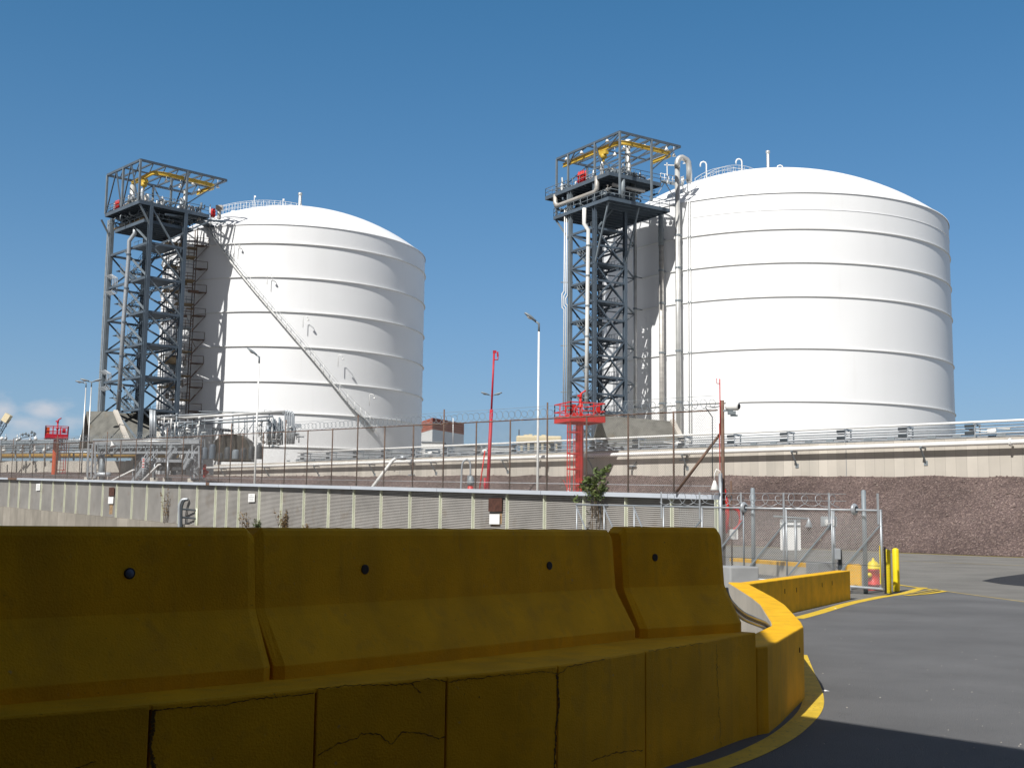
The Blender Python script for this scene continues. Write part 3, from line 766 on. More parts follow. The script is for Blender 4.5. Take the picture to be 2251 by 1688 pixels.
# stairway winding down the front of the smaller tank
st_px = [(452, 497), (470, 521), (500, 562), (545, 620), (590, 675), (640, 735), (690, 795), (735, 852), (775, 900), (803, 925), (822, 950)]
top = [on_tank(x, y, C1, R1, 0.12) for x, y in st_px]; st = smooth_line(top, 10)
mbs, mbs2, mbt = MB(), MB(), MB(); n = len(st)
for i in range(n - 1):
    a, b = st[i], st[i + 1]
    na = V((a.x - C1.x, a.y - C1.y, 0)).normalized(); nb = V((b.x - C1.x, b.y - C1.y, 0)).normalized()
    for o, mm in ((-.06, mbs), (.62, mbs2)):
        mm.bar(a + na * o, b + nb * o, .06, .20, up=(0, 0, 1))
    L = (b - a).length; k = max(1, int(L / .62))
    for j in range(k):
        q = a.lerp(b, j / k); mbt.box(q + na * .28 + V((0, 0, .06)), .30, .62, .04, V((-na.y, na.x, 0)), na)
mbs.build('stair_stringer', M['white_steel'], TANK1); mbs2.build('stair_stringer', M['white_steel'], TANK1); mbt.build('stair_tread', M['galv'], TANK1)
sp = [p + V((p.x - C1.x, p.y - C1.y, 0)).normalized() * .66 for p in st[::4]]
railing(TANK1, sp, 1.15, .032, M['white_steel'], 1, 'stair_handrail')
for x, y in ((515, 556), (587, 626), (666, 720), (743, 806), (812, 892)):
    p = on_tank(x, y, C1, R1, .75); h = (28 if y > 600 else 26) * p.y / FOC * .85
    mb = MB(); mb.tube([p, p + V((0, 0, h)), p + V((.15, 0, h + .2)), p + V((.55, -.1, h + .1)), p + V((.75, -.1, h - .3))], .045, 6); mb.lathe(p + V((.75, -.1, h - .55)), [(.02, .25), (.1, .2), (.2, 0), (.01, 0)], 10)
    mb.build('stair_lamp', M['white_steel'], TANK1)

# ---------------------------------------------------------------- pipes on the larger tank (each stands on its own brackets)
def tank_pipe(label, pts, r, m, bands=(), n=14, name='riser_pipe', group='riser pipes on the larger tank', extra=None):
    root = thing(name, label, 'pipe', pts[0], group)
    mb = MB(); mb.tube(pts, r, n); mb.build('pipe', m, root)
    for p in bands:
        mb = MB()
        mb.lathe(p, [(r * 1.02, -.12), (r * 1.16, -.12), (r * 1.16, .12), (r * 1.02, .12)], n, False)
        q = V((C2.x, C2.y, p.z)); d = (q - p).normalized(); dist = (q - p).length - R2
        mb.bar(p, p + d * dist, .12)
        mb.build('pipe_clamp', M['galv_dull'], root)
    return root
def vert(px_t, py_t, px_b, py_b, off):
    a, b = on_tank(px_b, py_b, C2, R2, off), on_tank(px_t, py_t, C2, R2, off); p = (a + b) / 2
    return V((p.x, p.y, a.z)), V((p.x, p.y, b.z))
ringz = [EYE + h * R2 for h in T2R]
a, b = vert(1455, 470, 1453, 930, 0.9); a.z = 4
i_ = V((b.x, b.y, EYE + 1.47 * R2))
r_ = tank_pipe('worn insulated riser pipe on the larger tank, nearer the tower, its upper sleeve grey', [a, i_], .34, M['silver_worn'], [V((a.x, a.y, z + .25)) for z in ringz])
MB().tube([i_, b], .40, 14).build('upper_sleeve', M['galv_dull'], r_)
a, b = vert(1489, 360, 1492, 955, 0.9); a.z = 4
tz = b.z; q = on_tank(1516, 390, C2, R2, 0.3); hd = V((C2.x - b.x, C2.y - b.y, 0)).normalized(); sd = V((1.45, .5, 0))
arc = [V((b.x, b.y, tz)) + sd * (1 - cos(t)) * .5 + V((0, 0, sin(t) * .95)) for t in (0, .4, .8, 1.2, pi / 2)]
arc2 = [arc[-1] + sd * .45 + V((0, 0, -.28)), arc[-1] + sd * .62 + V((0, 0, -.6)), arc[-1] + sd * .68 + V((0, 0, -1.6)), arc[-1] + sd * .68 + V((0, 0, -3.4))]
r_ = tank_pipe('tallest bare metal riser pipe on the larger tank with a hooked top', [a, V((b.x, b.y, tz - .6))], .355, M['silver'], [V((a.x, a.y, z + .25)) for z in ringz])
MB().tube([V((b.x, b.y, tz - .6))] + arc + arc2, .40, 14).build('hooked_top', M['silver'], r_)
a, b = vert(1397, 478, 1395, 920, 1.4); a.z = 4
tank_pipe('slim shiny riser pipe in the shade between the steel tower and the larger tank', [a, b], .26, M['silver'], [V((a.x, a.y, z)) for z in ringz[1:]])
for k, px in enumerate((1513, 1518)):
    a, b = vert(px, 440, px, 930, 0.25); a.z = 3
    tank_pipe('thin white conduit on the larger tank, %s of the close pair' % ('left' if k == 0 else 'right'), [a, b], .055, M['white_steel'], [V((a.x, a.y, z)) for z in ringz], 8, 'tank_conduit', 'white conduits on the larger tank')
# white roof-edge frame and the small platform beside the hooked pipe
root = thing('roof_edge_platform', 'small white railed platform at the roof edge of the larger tank', 'platform', P(1480, 440, 158))
mb = MB()
def wpost(x0, y0, x1, y1, Y, w=.13): mb.bar(P(x0, y0, Y), P(x1, y1, Y), w)
for q in ((1466, 358, 1467, 402), (1517, 357, 1517, 426), (1512, 400, 1512, 428), (1500, 398, 1502, 420), (1502, 420, 1512, 430), (1500, 398, 1517, 393), (1501, 360, 1517, 357), (1460, 363, 1484, 364)): wpost(*q, 157)
mb.build('frame', M['white_steel'], root)
mb = MB(); A = [P(1452, 398, 158), P(1497, 407, 158), P(1503, 404, 161), P(1458, 395, 161)]
mb.hexa([p - V((0, 0, .25)) for p in A], A); mb.build('deck', M['galv_dull'], root)
mb = MB()
for a, b in ((A[0], A[1]), (A[1], A[2])):
    for k in range(6):
        p = a.lerp(b, k / 5); mb.tube([p, p + V((0, 0, 1.1))], .045, 6)
    for h in (.55, 1.1): mb.tube([a + V((0, 0, h)), b + V((0, 0, h))], .045, 6)
mb.build('railing', M['white_steel'], root)
mb = MB()
for q in ((1463, 403, 1483, 437), (1487, 408, 1487, 440), (1460, 403, 1447, 425), (1510, 420, 1498, 440)): mb.bar(P(q[0], q[1], 158.5), P(q[2], q[3], 158.5), .12)
mb.build('strut', M['galv'], root)
# ================================================================ STEEL TOWERS BESIDE THE TANKS
def tower(cfg):
    F, el, er, sl, sr = cfg['F'], cfg['el'], cfg['er'], cfg['sl'], cfg['sr']
    def q(u, v, z): return V((F.x, F.y, 0)) + el * u + er * v + V((0, 0, z))
    root = thing('steel_tower', cfg['label'], 'tower', q(0, 0, 0), 'steel access towers')
    W = cfg['w']; dk, md, ga = M['steel_dark'], M['steel_mid'], M['galv_dull']
    ztop, roof = cfg['deck'], cfg['roof']; lev = cfg['levels']; low = cfg['low']
    # legs
    for (u, v) in ((0, 0), (sl, 0), (0, sr), (sl, sr)):
        mb = MB(); c = q(u, v, 0)
        for o in (-1, 1): mb.bar(c + el * (o * W * .45), c + el * (o * W * .45) + V((0, 0, ztop)), W * .14, W, up=er)
        mb.bar(c, c + V((0, 0, ztop)), W * .8, W * .14, up=er)
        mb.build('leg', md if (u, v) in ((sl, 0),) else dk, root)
    faces = [((0, 0), (sl, 0)), ((0, 0), (0, sr)), ((sl, 0), (sl, sr)), ((0, sr), (sl, sr))]
    zs = [cfg['z0']] + lev
    for z in lev:
        mb = MB()
        for a, b in faces: mb.bar(q(*a, z), q(*b, z), W * .5, W * .62, up=(0, 0, 1))
        mb.build('floor_frame', dk, root)
        if cfg.get('mid') and z != lev[0]:
            mb = MB(); zm = z - (lev[1] - lev[0]) / 2
            for a, b in faces: mb.bar(q(*a, zm), q(*b, zm), W * .45, W * .55, up=(0, 0, 1))
            mb.build('floor_frame', dk, root); mb = MB(); mb.box(q(sl * .7, sr * .5, zm + .05), sl * .5, sr * .7, .1, el, er); mb.build('landing', dk, root)
        mb = MB(); t = V((0, 0, .06)); v0 = sr * .12
        c = [q(sl * .06, v0, z + .12), q(sl * .06, sr * .9, z + .12), q(sl * cfg['land'], sr * .9, z + .12), q(sl * cfg['land'], v0, z + .12)]
        if (c[1] - c[0]).cross(c[2] - c[1]).z < 0: c = c[::-1]
        mb.hexa([p - t for p in c], [p + t for p in c]); mb.build('landing', dk, root)
        mb = MB()
        for h in (.55, 1.1):
            mb.tube([q(sl * .05, v0, z + h), q(sl * cfg['land'], v0, z + h)], .035, 5); mb.tube([q(sl * .05, sr * .9, z + h), q(sl * cfg['land'], sr * .9, z + h)], .035, 5)
        for k in range(5):
            u = sl * (.05 + (cfg['land'] - .05) * k / 4)
            mb.tube([q(u, v0, z), q(u, v0, z + 1.1)], .03, 5); mb.tube([q(u, sr * .9, z), q(u, sr * .9, z + 1.1)], .03, 5)
        mb.build('landing_rail', md, root)
    # stair flights, two to a storey, turning on a half landing
    for a, b in zip(zs[:-1], zs[1:]):
        m_ = (a + b) / 2; u0, u1 = sl * cfg['st'][0], sl * cfg['st'][1]; w = sr * .30
        for k, (za, zb, ua, ub, v) in enumerate(((a, m_, u0, u1, sr * .30), (m_, b, u1, u0, sr * .68))):
            mb = MB()
            for o in (-w / 2, w / 2):
                mb.bar(q(ua, v + o, za + .1), q(ub, v + o, zb + .1), .07, .32, up=(0, 0, 1))
                mb.tube([q(ua, v + o, za + 1.15), q(ub, v + o, zb + 1.15)], .035, 5); mb.tube([q(ua, v + o, za + .65), q(ub, v + o, zb + .65)], .03, 5)
                for j in range(5): f = j / 4; mb.tube([q(ua + (ub - ua) * f, v + o, za + (zb - za) * f), q(ua + (ub - ua) * f, v + o, za + (zb - za) * f + 1.15)], .03, 5)
            n = 10
            for j in range(n):
                f = (j + .5) / n; mb.box(q(ua + (ub - ua) * f, v, za + (zb - za) * f + .1), .26, w, .05, el, er)
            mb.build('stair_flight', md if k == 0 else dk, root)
        mb = MB(); mb.box(q(u1 + .35, sr * .5, m_ + .08), .9, sr * .8, .1, el, er); mb.build('half_landing', dk, root)
    # bracing of the four faces
    for fi, (a, b) in enumerate(faces):
        for z1, z2 in zip(zs[:-1], zs[1:]):
            mb = MB(); style = cfg['brace'][fi]
            A1, B1, A2, B2 = q(*a, z1), q(*b, z1), q(*a, z2), q(*b, z2)
            bw = W * .42
            if style == 'X':
                mb.bar(A1, B2, bw, bw); mb.bar(B1, A2, bw * .9, bw * .9)
            elif style == 'V':
                mb.bar(A1, A2.lerp(B2, .5), bw, bw); mb.bar(B1, A2.lerp(B2, .5), bw, bw)
            elif style == 'D':
                mb.bar(A1, A2.lerp(B2, .62), bw, bw)
            elif style == 'K':
                m1 = A1.lerp(A2, .5); mb.bar(m1, B2, bw, bw); mb.bar(m1, B1, bw, bw)
            elif style == 'U': mb.bar(A1, B2, bw, bw)
            elif style == 'N': mb.bar(B1, A2, bw, bw)
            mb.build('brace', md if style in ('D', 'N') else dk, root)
    # decks: plate on joists with a perimeter channel
    def deck(name, u0, u1, v0, v1, z, th=.35, rail=True, m=None):
        mb = MB()
        mb.box(q((u0 + u1) / 2, (v0 + v1) / 2, z), u1 - u0, v1 - v0, .08, el, er)
        for a, b in (((u0, v0), (u1, v0)), ((u0, v0), (u0, v1)), ((u1, v0), (u1, v1)), ((u0, v1), (u1, v1))):
            mb.bar(q(*a, z - th / 2 + .05), q(*b, z - th / 2 + .05), .14, th, up=(0, 0, 1))
        k = int((u1 - u0) / 1.1)
        for j in range(1, k): u = u0 + (u1 - u0) * j / k; mb.bar(q(u, v0 + .1, z - th * .5), q(u, v1 - .1, z - th * .5), .12, th * .8, up=(0, 0, 1))
        o = mb.build(name, m or dk, root)
        if rail:
            mb = MB()
            for a, b in (((u0, v0), (u1, v0)), ((u0, v0), (u0, v1)), ((u1, v0), (u1, v1))):
                for h in (.6, 1.15): mb.tube([q(*a, z + h), q(*b, z + h)], .045, 5)
                L = (q(*a, z) - q(*b, z)).length; k = max(2, int(L / 1.5))
                for j in range(k + 1): p = q(*a, z).lerp(q(*b, z), j / k); mb.tube([p, p + V((0, 0, 1.15))], .04, 5)
            mb.build('deck_railing', md, o)
        return o
    u0, u1, v0, v1 = cfg['ext']
    deck('main_deck', *cfg['main'], ztop, .5)
    deck('lower_deck', *cfg['lower'], low, .45)
    for a, b in cfg['knees']: MB().bar(q(*a), q(*b), W * .42, W * .42).build('knee_brace', md, root)
    # open cage and roof frame over the deck
    for (u, v, zb) in cfg['posts']:
        MB().bar(q(u, v, zb), q(u, v, roof), W * .52, W * .52, up=er).build('cage_post', md, root)
    V1 = cfg['cant']
    mb = MB(); ww = W * .5
    for a, b in (((u0, v0), (u1, v0)), ((u0, v0), (u0, V1)), ((u1, v0), (u1, V1)), ((u0, V1), (u1, V1))): mb.bar(q(*a, roof), q(*b, roof), ww, ww * 1.25, up=(0, 0, 1))
    nb = cfg['nb']
    for j in range(1, nb):
        v = v0 + (V1 - v0) * j / nb; mb.bar(q(u0, v, roof), q(u1, v, roof), ww * .7, ww * .9, up=(0, 0, 1))
    mb.bar(q((u0 + u1) / 2, v0, roof), q((u0 + u1) / 2, V1, roof), ww * .6, ww * .8, up=(0, 0, 1))
    mb.build('roof_frame', dk, root)
    mb = MB()
    for j in range(nb):
        va, vb = v0 + (V1 - v0) * j / nb, v0 + (V1 - v0) * (j + 1) / nb
        mb.bar(q(u0, va, roof - .05), q((u0 + u1) / 2, vb, roof - .05), ww * .45, ww * .45); mb.bar(q((u0 + u1) / 2, va, roof - .1), q(u1, vb, roof - .1), ww * .45, ww * .45)
    mb.build('roof_bracing', dk, root)
    for a, b in cfg['cage_br']: MB().bar(q(*a), q(*b), W * .3, W * .3).build('cage_brace', dk, root)
    # yellow monorail with its hoist
    zr = roof - cfg['mz']; pts = smooth_line([q(u, v, zr) for u, v in cfg['rail']], 6)
    mb = MB()
    for a, b in zip(pts[:-1], pts[1:]):
        mb.bar(a, b, .10, .45, up=(0, 0, 1)); mb.bar(a + V((0, 0, .24)), b + V((0, 0, .24)), .30, .06, up=(0, 0, 1)); mb.bar(a - V((0, 0, .24)), b - V((0, 0, .24)), .30, .06, up=(0, 0, 1))
    rail = mb.build('monorail_beam', M['crane_yellow'], root)
    hu, hv = cfg['hoist']; mb = MB(); c = q(hu, hv, zr - .65)
    mb.box(c, 1.1, .55, .5, el, er); mb.lathe(c + el * .2 - V((0, 0, .45)), [(.01, -.35), (.3, -.35), (.36, 0), (.3, .35), (.01, .35)], 12, True, axis=er); mb.box(c - V((0, 0, .9)) + el * .2, .25, .2, .5, el, er)
    mb.box(c + el * .75 + V((0, 0, .15)), .4, .6, .7, el, er); mb.build('hoist', M['crane_yellow'], rail)
    # hanging bell lamps
    for (u, v, dz) in cfg['lamps']:
        mb = MB(); p = q(u, v, roof - dz); mb.tube([p + V((0, 0, dz)), p + V((0, 0, .45))], .035, 5)
        mb.lathe(p, [(.08, .5), (.10, .38), (.16, .3), (.30, .02), (.27, 0.0), (.01, .06)], 12); mb.build('bell_lamp', M['white_steel'], root)
    # process equipment crowding the decks
    r = random.Random(cfg['seed'])
    mu0, mu1, mv0, mv1 = cfg['main']
    for k in range(cfg['n_vessel']):
        u, v = r.uniform(mu0 + .8, mu1 - .8), r.uniform(mv0 + .7, mv1 - .4); h = r.uniform(.9, 2.4); rad = r.uniform(.13, .36)
        mb = MB(); mb.lathe(q(u, v, ztop + .04), [(rad * .9, 0), (rad, .15), (rad, h * .8), (rad * .7, h * .92), (rad * .3, h), (.01, h)], 12)
        if r.random() < .5: mb.lathe(q(u, v, ztop + h * .5), [(rad, -.06), (rad * 1.5, -.06), (rad * 1.5, .06), (rad, .06)], 12, False)
        mb.build('vessel', r.choice([M['silver'], M['silver'], M['galv'], M['silver_worn'], M['white_steel']]), root)
    for k in range(cfg['n_pipe']):
        z = ztop + r.uniform(.3, 1.5) if k % 5 < 2 else r.uniform(low + .5, ztop - .6)
        a = (r.uniform(mu0 + .5, mu1 - .5), r.uniform(mv0 + .4, mv1 - .2)); along = r.random() < .55; L = r.uniform(1.2, 4.0) * (1 if r.random() < .5 else -1)
        b = (min(max(a[0] + (L if along else 0), mu0 + .3), mu1 - .3), min(max(a[1] + (0 if along else L), mv0 + .3), mv1 - .1))
        dz = r.uniform(-.7, 1.0); rad = r.uniform(.05, .16)
        if abs(a[0] - b[0]) + abs(a[1] - b[1]) < .8: continue
        p0, p1 = q(*a, z), q(*b, z); mb = MB(); bend = p0.lerp(p1, .9)
        mb.tube([q(*a, z - abs(dz)), q(*a, z - .12), p0.lerp(p1, .06), bend, p1 + V((0, 0, .12 if dz > 0 else -.12)), p1 + V((0, 0, dz))], rad, 7)
        mid = p0.lerp(p1, .5); mb.lathe(mid, [(rad, -.1), (rad * 2, -.1), (rad * 2, .1), (rad, .1)], 8, False, axis=(p1 - p0))
        if r.random() < .45:
            mb.tube([mid, mid + V((0, 0, .55))], .03, 5); mb.lathe(mid + V((0, 0, .55)), [(.16, -.02), (.2, 0), (.16, .02), (.12, 0), (.16, -.02)], 10)
        mb.build('deck_pipe', r.choice([M['silver'], M['galv'], M['galv_dull'], M['silver_worn'], M['galv_dull'], M['steel_mid']] if z > ztop else [M['galv_dull'], M['steel_dark'], M['steel_mid'], M['silver_worn'], M['steel_dark']]), root)
    for pts, rad, m in cfg['big']:
        MB().tube([q(*p) for p in pts], rad, 12).build('header_pipe', M[m], root)
    return root, q

def bottle_rack(label, base, ax, n=4, h=1.5, s=.32):
    root = thing('red_bottle_rack', label, 'rack', base, 'red bottle racks on the tower decks'); ax = V(ax); ay = V((-ax.y, ax.x, 0))
    for i in range(n):
        for j in range(2):
            mb = MB(); mb.lathe(V(base) + ax * (i - (n - 1) / 2) * s + ay * j * s, [(.01, 0), (s * .44, 0), (s * .44, h * .78), (s * .3, h * .9), (.06, h * .93), (.06, h), (.01, h)], 10)
            mb.build('bottle', M['red'], root)
    mb = MB()
    for z in (.35, h * .6):
        for j in (-.5, 1.5): mb.bar(V(base) - ax * n * s * .55 + ay * j * s + V((0, 0, z)), V(base) + ax * n * s * .55 + ay * j * s + V((0, 0, z)), .06, .08)
    mb.build('rack_frame', M['red_deep'], root)

# ---- tower at the smaller tank
el1, er1 = V((-.695, .719, 0)).normalized(), V((.719, .695, 0)).normalized()
F1 = P(320, 700, 160.0); F1z = V((F1.x, F1.y, 0))
sl1 = (V((*pl(236, 690, F1, el1).xy, 0)) - F1z).length; sr1 = (V((*pl(398, 690, F1, er1).xy, 0)) - F1z).length
def zF1(y): return P(337 - (y - 448) / 504 * 33, y, F1.y).z
ov = (V((*pl(325, 352, F1, er1).xy, 0)) - F1z).dot(er1)
cf = F1z + er1 * (-1.9); rz1 = P(325, 352, cf.y).z
cant1 = (V((*pl(498, 397, cf, er1).xy, 0)) - F1z).dot(er1)
u1_ = (V((*pl(236, 392, cf, el1).xy, 0)) - F1z).dot(el1)
dk1 = P(319.5, 441, cf.y).z; lw1 = zF1(482)
lev1 = [zF1(y) for y in (899, 827, 755, 684, 608.6, 533)]
TW1, q1 = tower(dict(F=F1z, el=el1, er=er1, sl=sl1, sr=sr1, w=.52, label='dark steel stair tower beside the smaller tank on the left', deck=dk1, low=lw1, roof=rz1, levels=lev1, z0=lev1[0] - 4.6,
    land=.5, st=(.50, .86), brace=['D', 'N', 'X', 'X'], main=(-.2, u1_, -1.9, sr1 + 3.6), lower=(.6, sl1 * .8, -.6, sr1 + 1.5), ext=(0, u1_, -1.9, sr1), cant=cant1, nb=7,
    knees=[((0, 0, lev1[-1] - 1), (0, sr1 + 4.2, dk1 - .6)), ((0, 0, lev1[-1]), (sl1 * .6, -.3, dk1 - .6)), ((0, sr1, lev1[-1] - 2), (0, 0, dk1 - .5)), ((0, -1.7, dk1 - .5), (0, 0, dk1 - 3.2)), ((sl1, -1.7, dk1 - .5), (sl1, 0, dk1 - 3.2))],
    posts=[(0, -1.9, dk1), (u1_, -1.9, dk1), (u1_ * .5, -1.9, dk1), (0, sr1, dk1), (u1_, sr1, dk1), (u1_ * .45, sr1, dk1)],
    cage_br=[((u1_ * .98, -1.9, dk1 + .2), (u1_ * .72, -1.9, rz1)), ((u1_ * .72, -1.9, rz1), (u1_ * .52, -1.9, dk1 + .2)), ((u1_ * .48, -1.9, dk1 + .2), (u1_ * .27, -1.9, rz1)), ((u1_ * .27, -1.9, rz1), (u1_ * .03, -1.9, dk1 + .2)),
             ((0, sr1 + .1, dk1 + 1), (0, cant1 - .3, rz1)), ((u1_, sr1 + .1, dk1 + 1), (u1_, cant1 - .3, rz1)), ((0, sr1, rz1), (u1_ * .4, sr1, dk1)), ((u1_ * .5, sr1, dk1), (u1_, sr1, rz1)), ((u1_, -1.9, dk1), (u1_, sr1, rz1))],
    mz=.95, rail=[(u1_ * .86, 1.2), (u1_ * .5, 1.0), (u1_ * .16, .8), (1.3, 1.3), (.9, 2.6), (.9, sr1), (.9, cant1 - 2.6), (1.2, cant1 - 1.5), (2.2, cant1 - 1.1), (u1_ * .36, cant1 - 1.2), (u1_ * .62, cant1 - 1.2)], hoist=(u1_ * .42, 1.0),
    lamps=[(.4, cant1 - 1.2, 1.3), (u1_ * .45, 4.5, .8), (u1_ * .4, 6.5, 1.4), (u1_ * .3, 8.0, .8), (u1_ * .5, cant1 - 1.5, .9)], seed=11, n_vessel=36, n_pipe=120,
    big=[([(sl1 * .7, 1.2, dk1), (sl1 * .7, 1.2, dk1 + 4.6)], .42, 'silver'), ([(sl1 * .62, 2.3, dk1), (sl1 * .62, 2.3, dk1 + 3.2)], .3, 'silver'), ([(2, sr1 + .8, dk1), (2, sr1 + .8, dk1 + 3.6)], .22, 'silver'), ([(3.2, sr1 + .9, dk1), (3.2, sr1 + .9, dk1 + 2.6)], .26, 'galv'), ([(1, .4, dk1 - 1.6), (sl1, .4, dk1 - 1.6)], .22, 'brown_insul')]))
# white drain pipe with a jog, light cable channel and small wall pipes on its left
d_ = F1z + el1 * (sl1 * .42) - er1 * .7
pp = [P(x, y, d_.y) for x, y in ((297, 495), (296, 514), (284, 530), (283, 560), (272, 700), (260, 903))]
mb = MB(); mb.tube(pp, .30, 12); mb.build('drain_pipe', M['galv'], TW1)
for k in range(5):
    y = 560 + k * 75; p = pp[3].lerp(pp[5], (y - 560) / 343); mb = MB(); mb.lathe(p, [(.31, -.12), (.36, -.12), (.36, .12), (.31, .12)], 12, False); mb.build('pipe_collar', M['steel_dark'], TW1)
lf = F1z + el1 * (sl1 + .35)
mb = MB(); a, b = P(255, 482, lf.y), P(224, 905, lf.y); c = V((lf.x, lf.y, 0)); mb.bar(V((c.x, c.y, b.z)), V((c.x, c.y, a.z)), .95, .16, up=er1); mb.build('cable_channel', M['galv'], TW1)
mb = MB(); c2 = c + el1 * 1.0; mb.bar(V((c2.x, c2.y, b.z)), V((c2.x, c2.y, a.z)), .2, .2); mb.build('cable_conduit', M['galv_dull'], TW1)
for (ya, yb) in ((602, 640), (812, 850)):
    for k in range(4):
        x = 248 - (ya - 602) / 210 * 14; p0 = P(x + 1 + k * 3.2, ya + 2 + k * 2, lf.y - 1); p1 = P(x - 1 + k * 3.2, yb + k * 2, lf.y - 1)
        mb = MB(); mb.tube([p0 - V((1.1, 0, .25)), p0 - V((.15, 0, 0)), p0 - V((0, 0, .15)), p1 + V((0, 0, .15)), p1 - V((.15, 0, 0)), p1 - V((1.1, 0, .25))], .075, 6); mb.build('pipe_offset', M['galv'], TW1)
bottle_rack('small red bottle rack on the outer corner of the left tower deck', q1(u1_ * .72, -1.2, dk1 + .05), el1, 4, 1.5, .34)
p = P(469, 477, 170); bottle_rack('red bottle rack on the walkway between the left tower and its tank', p, V((.8, .6, 0)), 2, 1.35, .3)

# ---- tower at the larger tank
el2, er2 = V((-.55, .835, 0)).normalized(), V((.835, .55, 0)).normalized()
F2 = P(1306.5, 690, 150.0); F2z = V((F2.x, F2.y, 0))
sl2 = (V((*pl(1253, 690, F2, el2).xy, 0)) - F2z).length; sr2 = (V((*pl(1374, 690, F2, er2).xy, 0)) - F2z).length
def uv2(x, y, v=0.0):
    p = pl(x, y, F2z + er2 * v, el2); return (V((p.x, p.y, 0)) - F2z).dot(el2), p.z
uf, rz2 = uv2(1362.6, 290); ul, _ = uv2(1224, 349); ud, dz_ = uv2(1343, 379); udl, _ = uv2(1203, 432); ulo, lw2 = uv2(1344, 434); ull, _ = uv2(1222.5, 472)
dk2 = dz_
cf2 = F2z + el2 * uf; p = pl(1495.5, 324, cf2, er2); cant2 = (V((p.x, p.y, 0)) - F2z).dot(er2)
p = pl(1432, 308, cf2, er2); vr2 = (V((p.x, p.y, 0)) - F2z).dot(er2)
p = pl(1472, 460, F2z + el2 * ulo, er2); vlo = (V((p.x, p.y, 0)) - F2z).dot(er2)
def zF2(y): return P(1307, y, F2.y).z
lev2 = [zF2(y) for y in (903, 826, 742, 660, 577, 500)]
TW2, q2 = tower(dict(F=F2z, el=el2, er=er2, sl=sl2, sr=sr2, w=.46, label='dark steel stair tower in front of the larger tank on the right', deck=dk2, low=lw2, roof=rz2, levels=lev2, z0=lev2[0] - 4.5,
    land=.55, st=(.42, .92), mid=True, brace=['K', 'X', 'X', 'X'], main=(ud, udl, -.3, vr2 + 3.2), lower=(ulo, ull, -.4, vlo), ext=(uf, ul, 0, vr2), cant=cant2, nb=6,
    knees=[((0, 0, lev2[-1] - 5.2), (ulo * .8, .1, lw2 - .4)), ((0, sr2, lev2[-1] - 4.6), (ulo * .85, vr2 * .95, lw2 - .4)), ((sl2, 0, lev2[-1] - .8), (ull, 0, lw2 - .4)), ((0, 0, lev2[-1] - .5), (0, sr2 * .6, lw2 - .3))],
    posts=[(uf, 0, lw2), (ul, 0, lw2), (sl2 + .6, 0, lw2), (0, 0, lw2), (uf, vr2, lw2), (ul, vr2, dk2), (0, vr2, dk2)],
    cage_br=[((0, 0, rz2), (-1.2, 0, rz2 - 3)), ((uf, vr2, dk2 + .8), (uf, cant2 - .3, rz2)), ((ul, vr2, dk2 + 1), (ul, cant2 - .3, rz2)), ((uf, 0, rz2 - .2), (uf + 2.2, 0, rz2 - 1.3)), ((sl2 + .6, 0, rz2 - 1.6), (sl2 - 1, 0, rz2)), ((ul, 0, dk2), (ul, vr2, rz2)), ((0, vr2, dk2), (ul * .6, vr2, rz2))],
    mz=.95, rail=[(ul - .6, .7), (sl2 * .4, .7), (0, .7), (uf + 2.2, .8), (uf + 1.2, 1.2), (uf + .8, 2.2), (uf + .8, vr2), (uf + .8, cant2 - 1.6), (uf + 1.3, cant2 - .8), (uf + 2.2, cant2 - .6), (uf + 5.2, cant2 - .6)], hoist=(-1.2, .7),
    lamps=[(ul * .75, .1, .7), (ul * .35, .1, .7), (-2.6, .1, .6), (0, 3.4, 1.2), (-2.2, 3.2, .9), (-2.0, 4.2, 1.3), (-4, vr2, .8), (uf, vr2 + 2.6, 1.0), (uf + .4, cant2 - .8, 1.4)], seed=5, n_vessel=36, n_pipe=170,
    big=[([(ud * .2, -.15, dk2 + .1), (ud * .2, -.15, dk2 - 1.5), (ud * .12, -.15, dk2 - 1.9), (udl * .75, -.15, dk2 - 1.9), (udl * .8, -.15, dk2 - 1.4), (udl * .8, -.15, dk2 - .2)], .33, 'silver_worn'),
         ([(-1.2, vr2 - .6, dk2), (-1.2, vr2 - .6, rz2 + .4)], .30, 'silver'), ([(-1.2, vr2 - .6, rz2 + .4), (-1.2, vr2 - .6, rz2 + .95)], .38, 'white_steel'), ([(-2.6, 1, dk2 - 1.3), (-2.6, vr2 + 1, dk2 - 1.3)], .26, 'silver_worn'), ([(-1, .6, dk2 - 2.2), (-1, vr2 + .6, dk2 - 2.2)], .2, 'galv_dull'), ([(-3.2, 2.2, lw2), (-3.2, 2.2, dk2)], .3, 'galv_dull'), ([(-1.5, vr2, lw2), (-1.5, vr2, dk2)], .34, 'galv_dull')]))
d_ = F2z - er2 * .6 + el2 * 1.2
pp = [P(x, y, d_.y) for x, y in ((1284.5, 458), (1284, 492), (1293, 506), (1293, 540), (1291, 700), (1289, 888))]
mb = MB(); mb.tube(pp, .27, 12); mb.build('drain_pipe', M['white_steel'], TW2)
for k in range(6):
    p = pp[3].lerp(pp[5], k / 5.2); mb = MB(); mb.lathe(p, [(.28, -.1), (.33, -.1), (.33, .1), (.28, .1)], 12, False); mb.build('pipe_collar', M['galv_dull'], TW2)
lf = F2z + el2 * (sl2 + .9) - er2 * .3
for k in range(3):
    x = 1241.5 + k * 4.2; pts = [P(x, 462, lf.y), P(x - 1.5, 640 + k * 4, lf.y), P(x - 6, 646 + k * 5, lf.y), P(x - 6, 668 - k * 4 + 8, lf.y), P(x - 1.8, 672 - k * 4 + 8, lf.y), P(x - 3.5, 905, lf.y)]
    mb = MB(); mb.tube(pts, .085, 7); mb.build('cable_conduit', M['white_steel'], TW2)
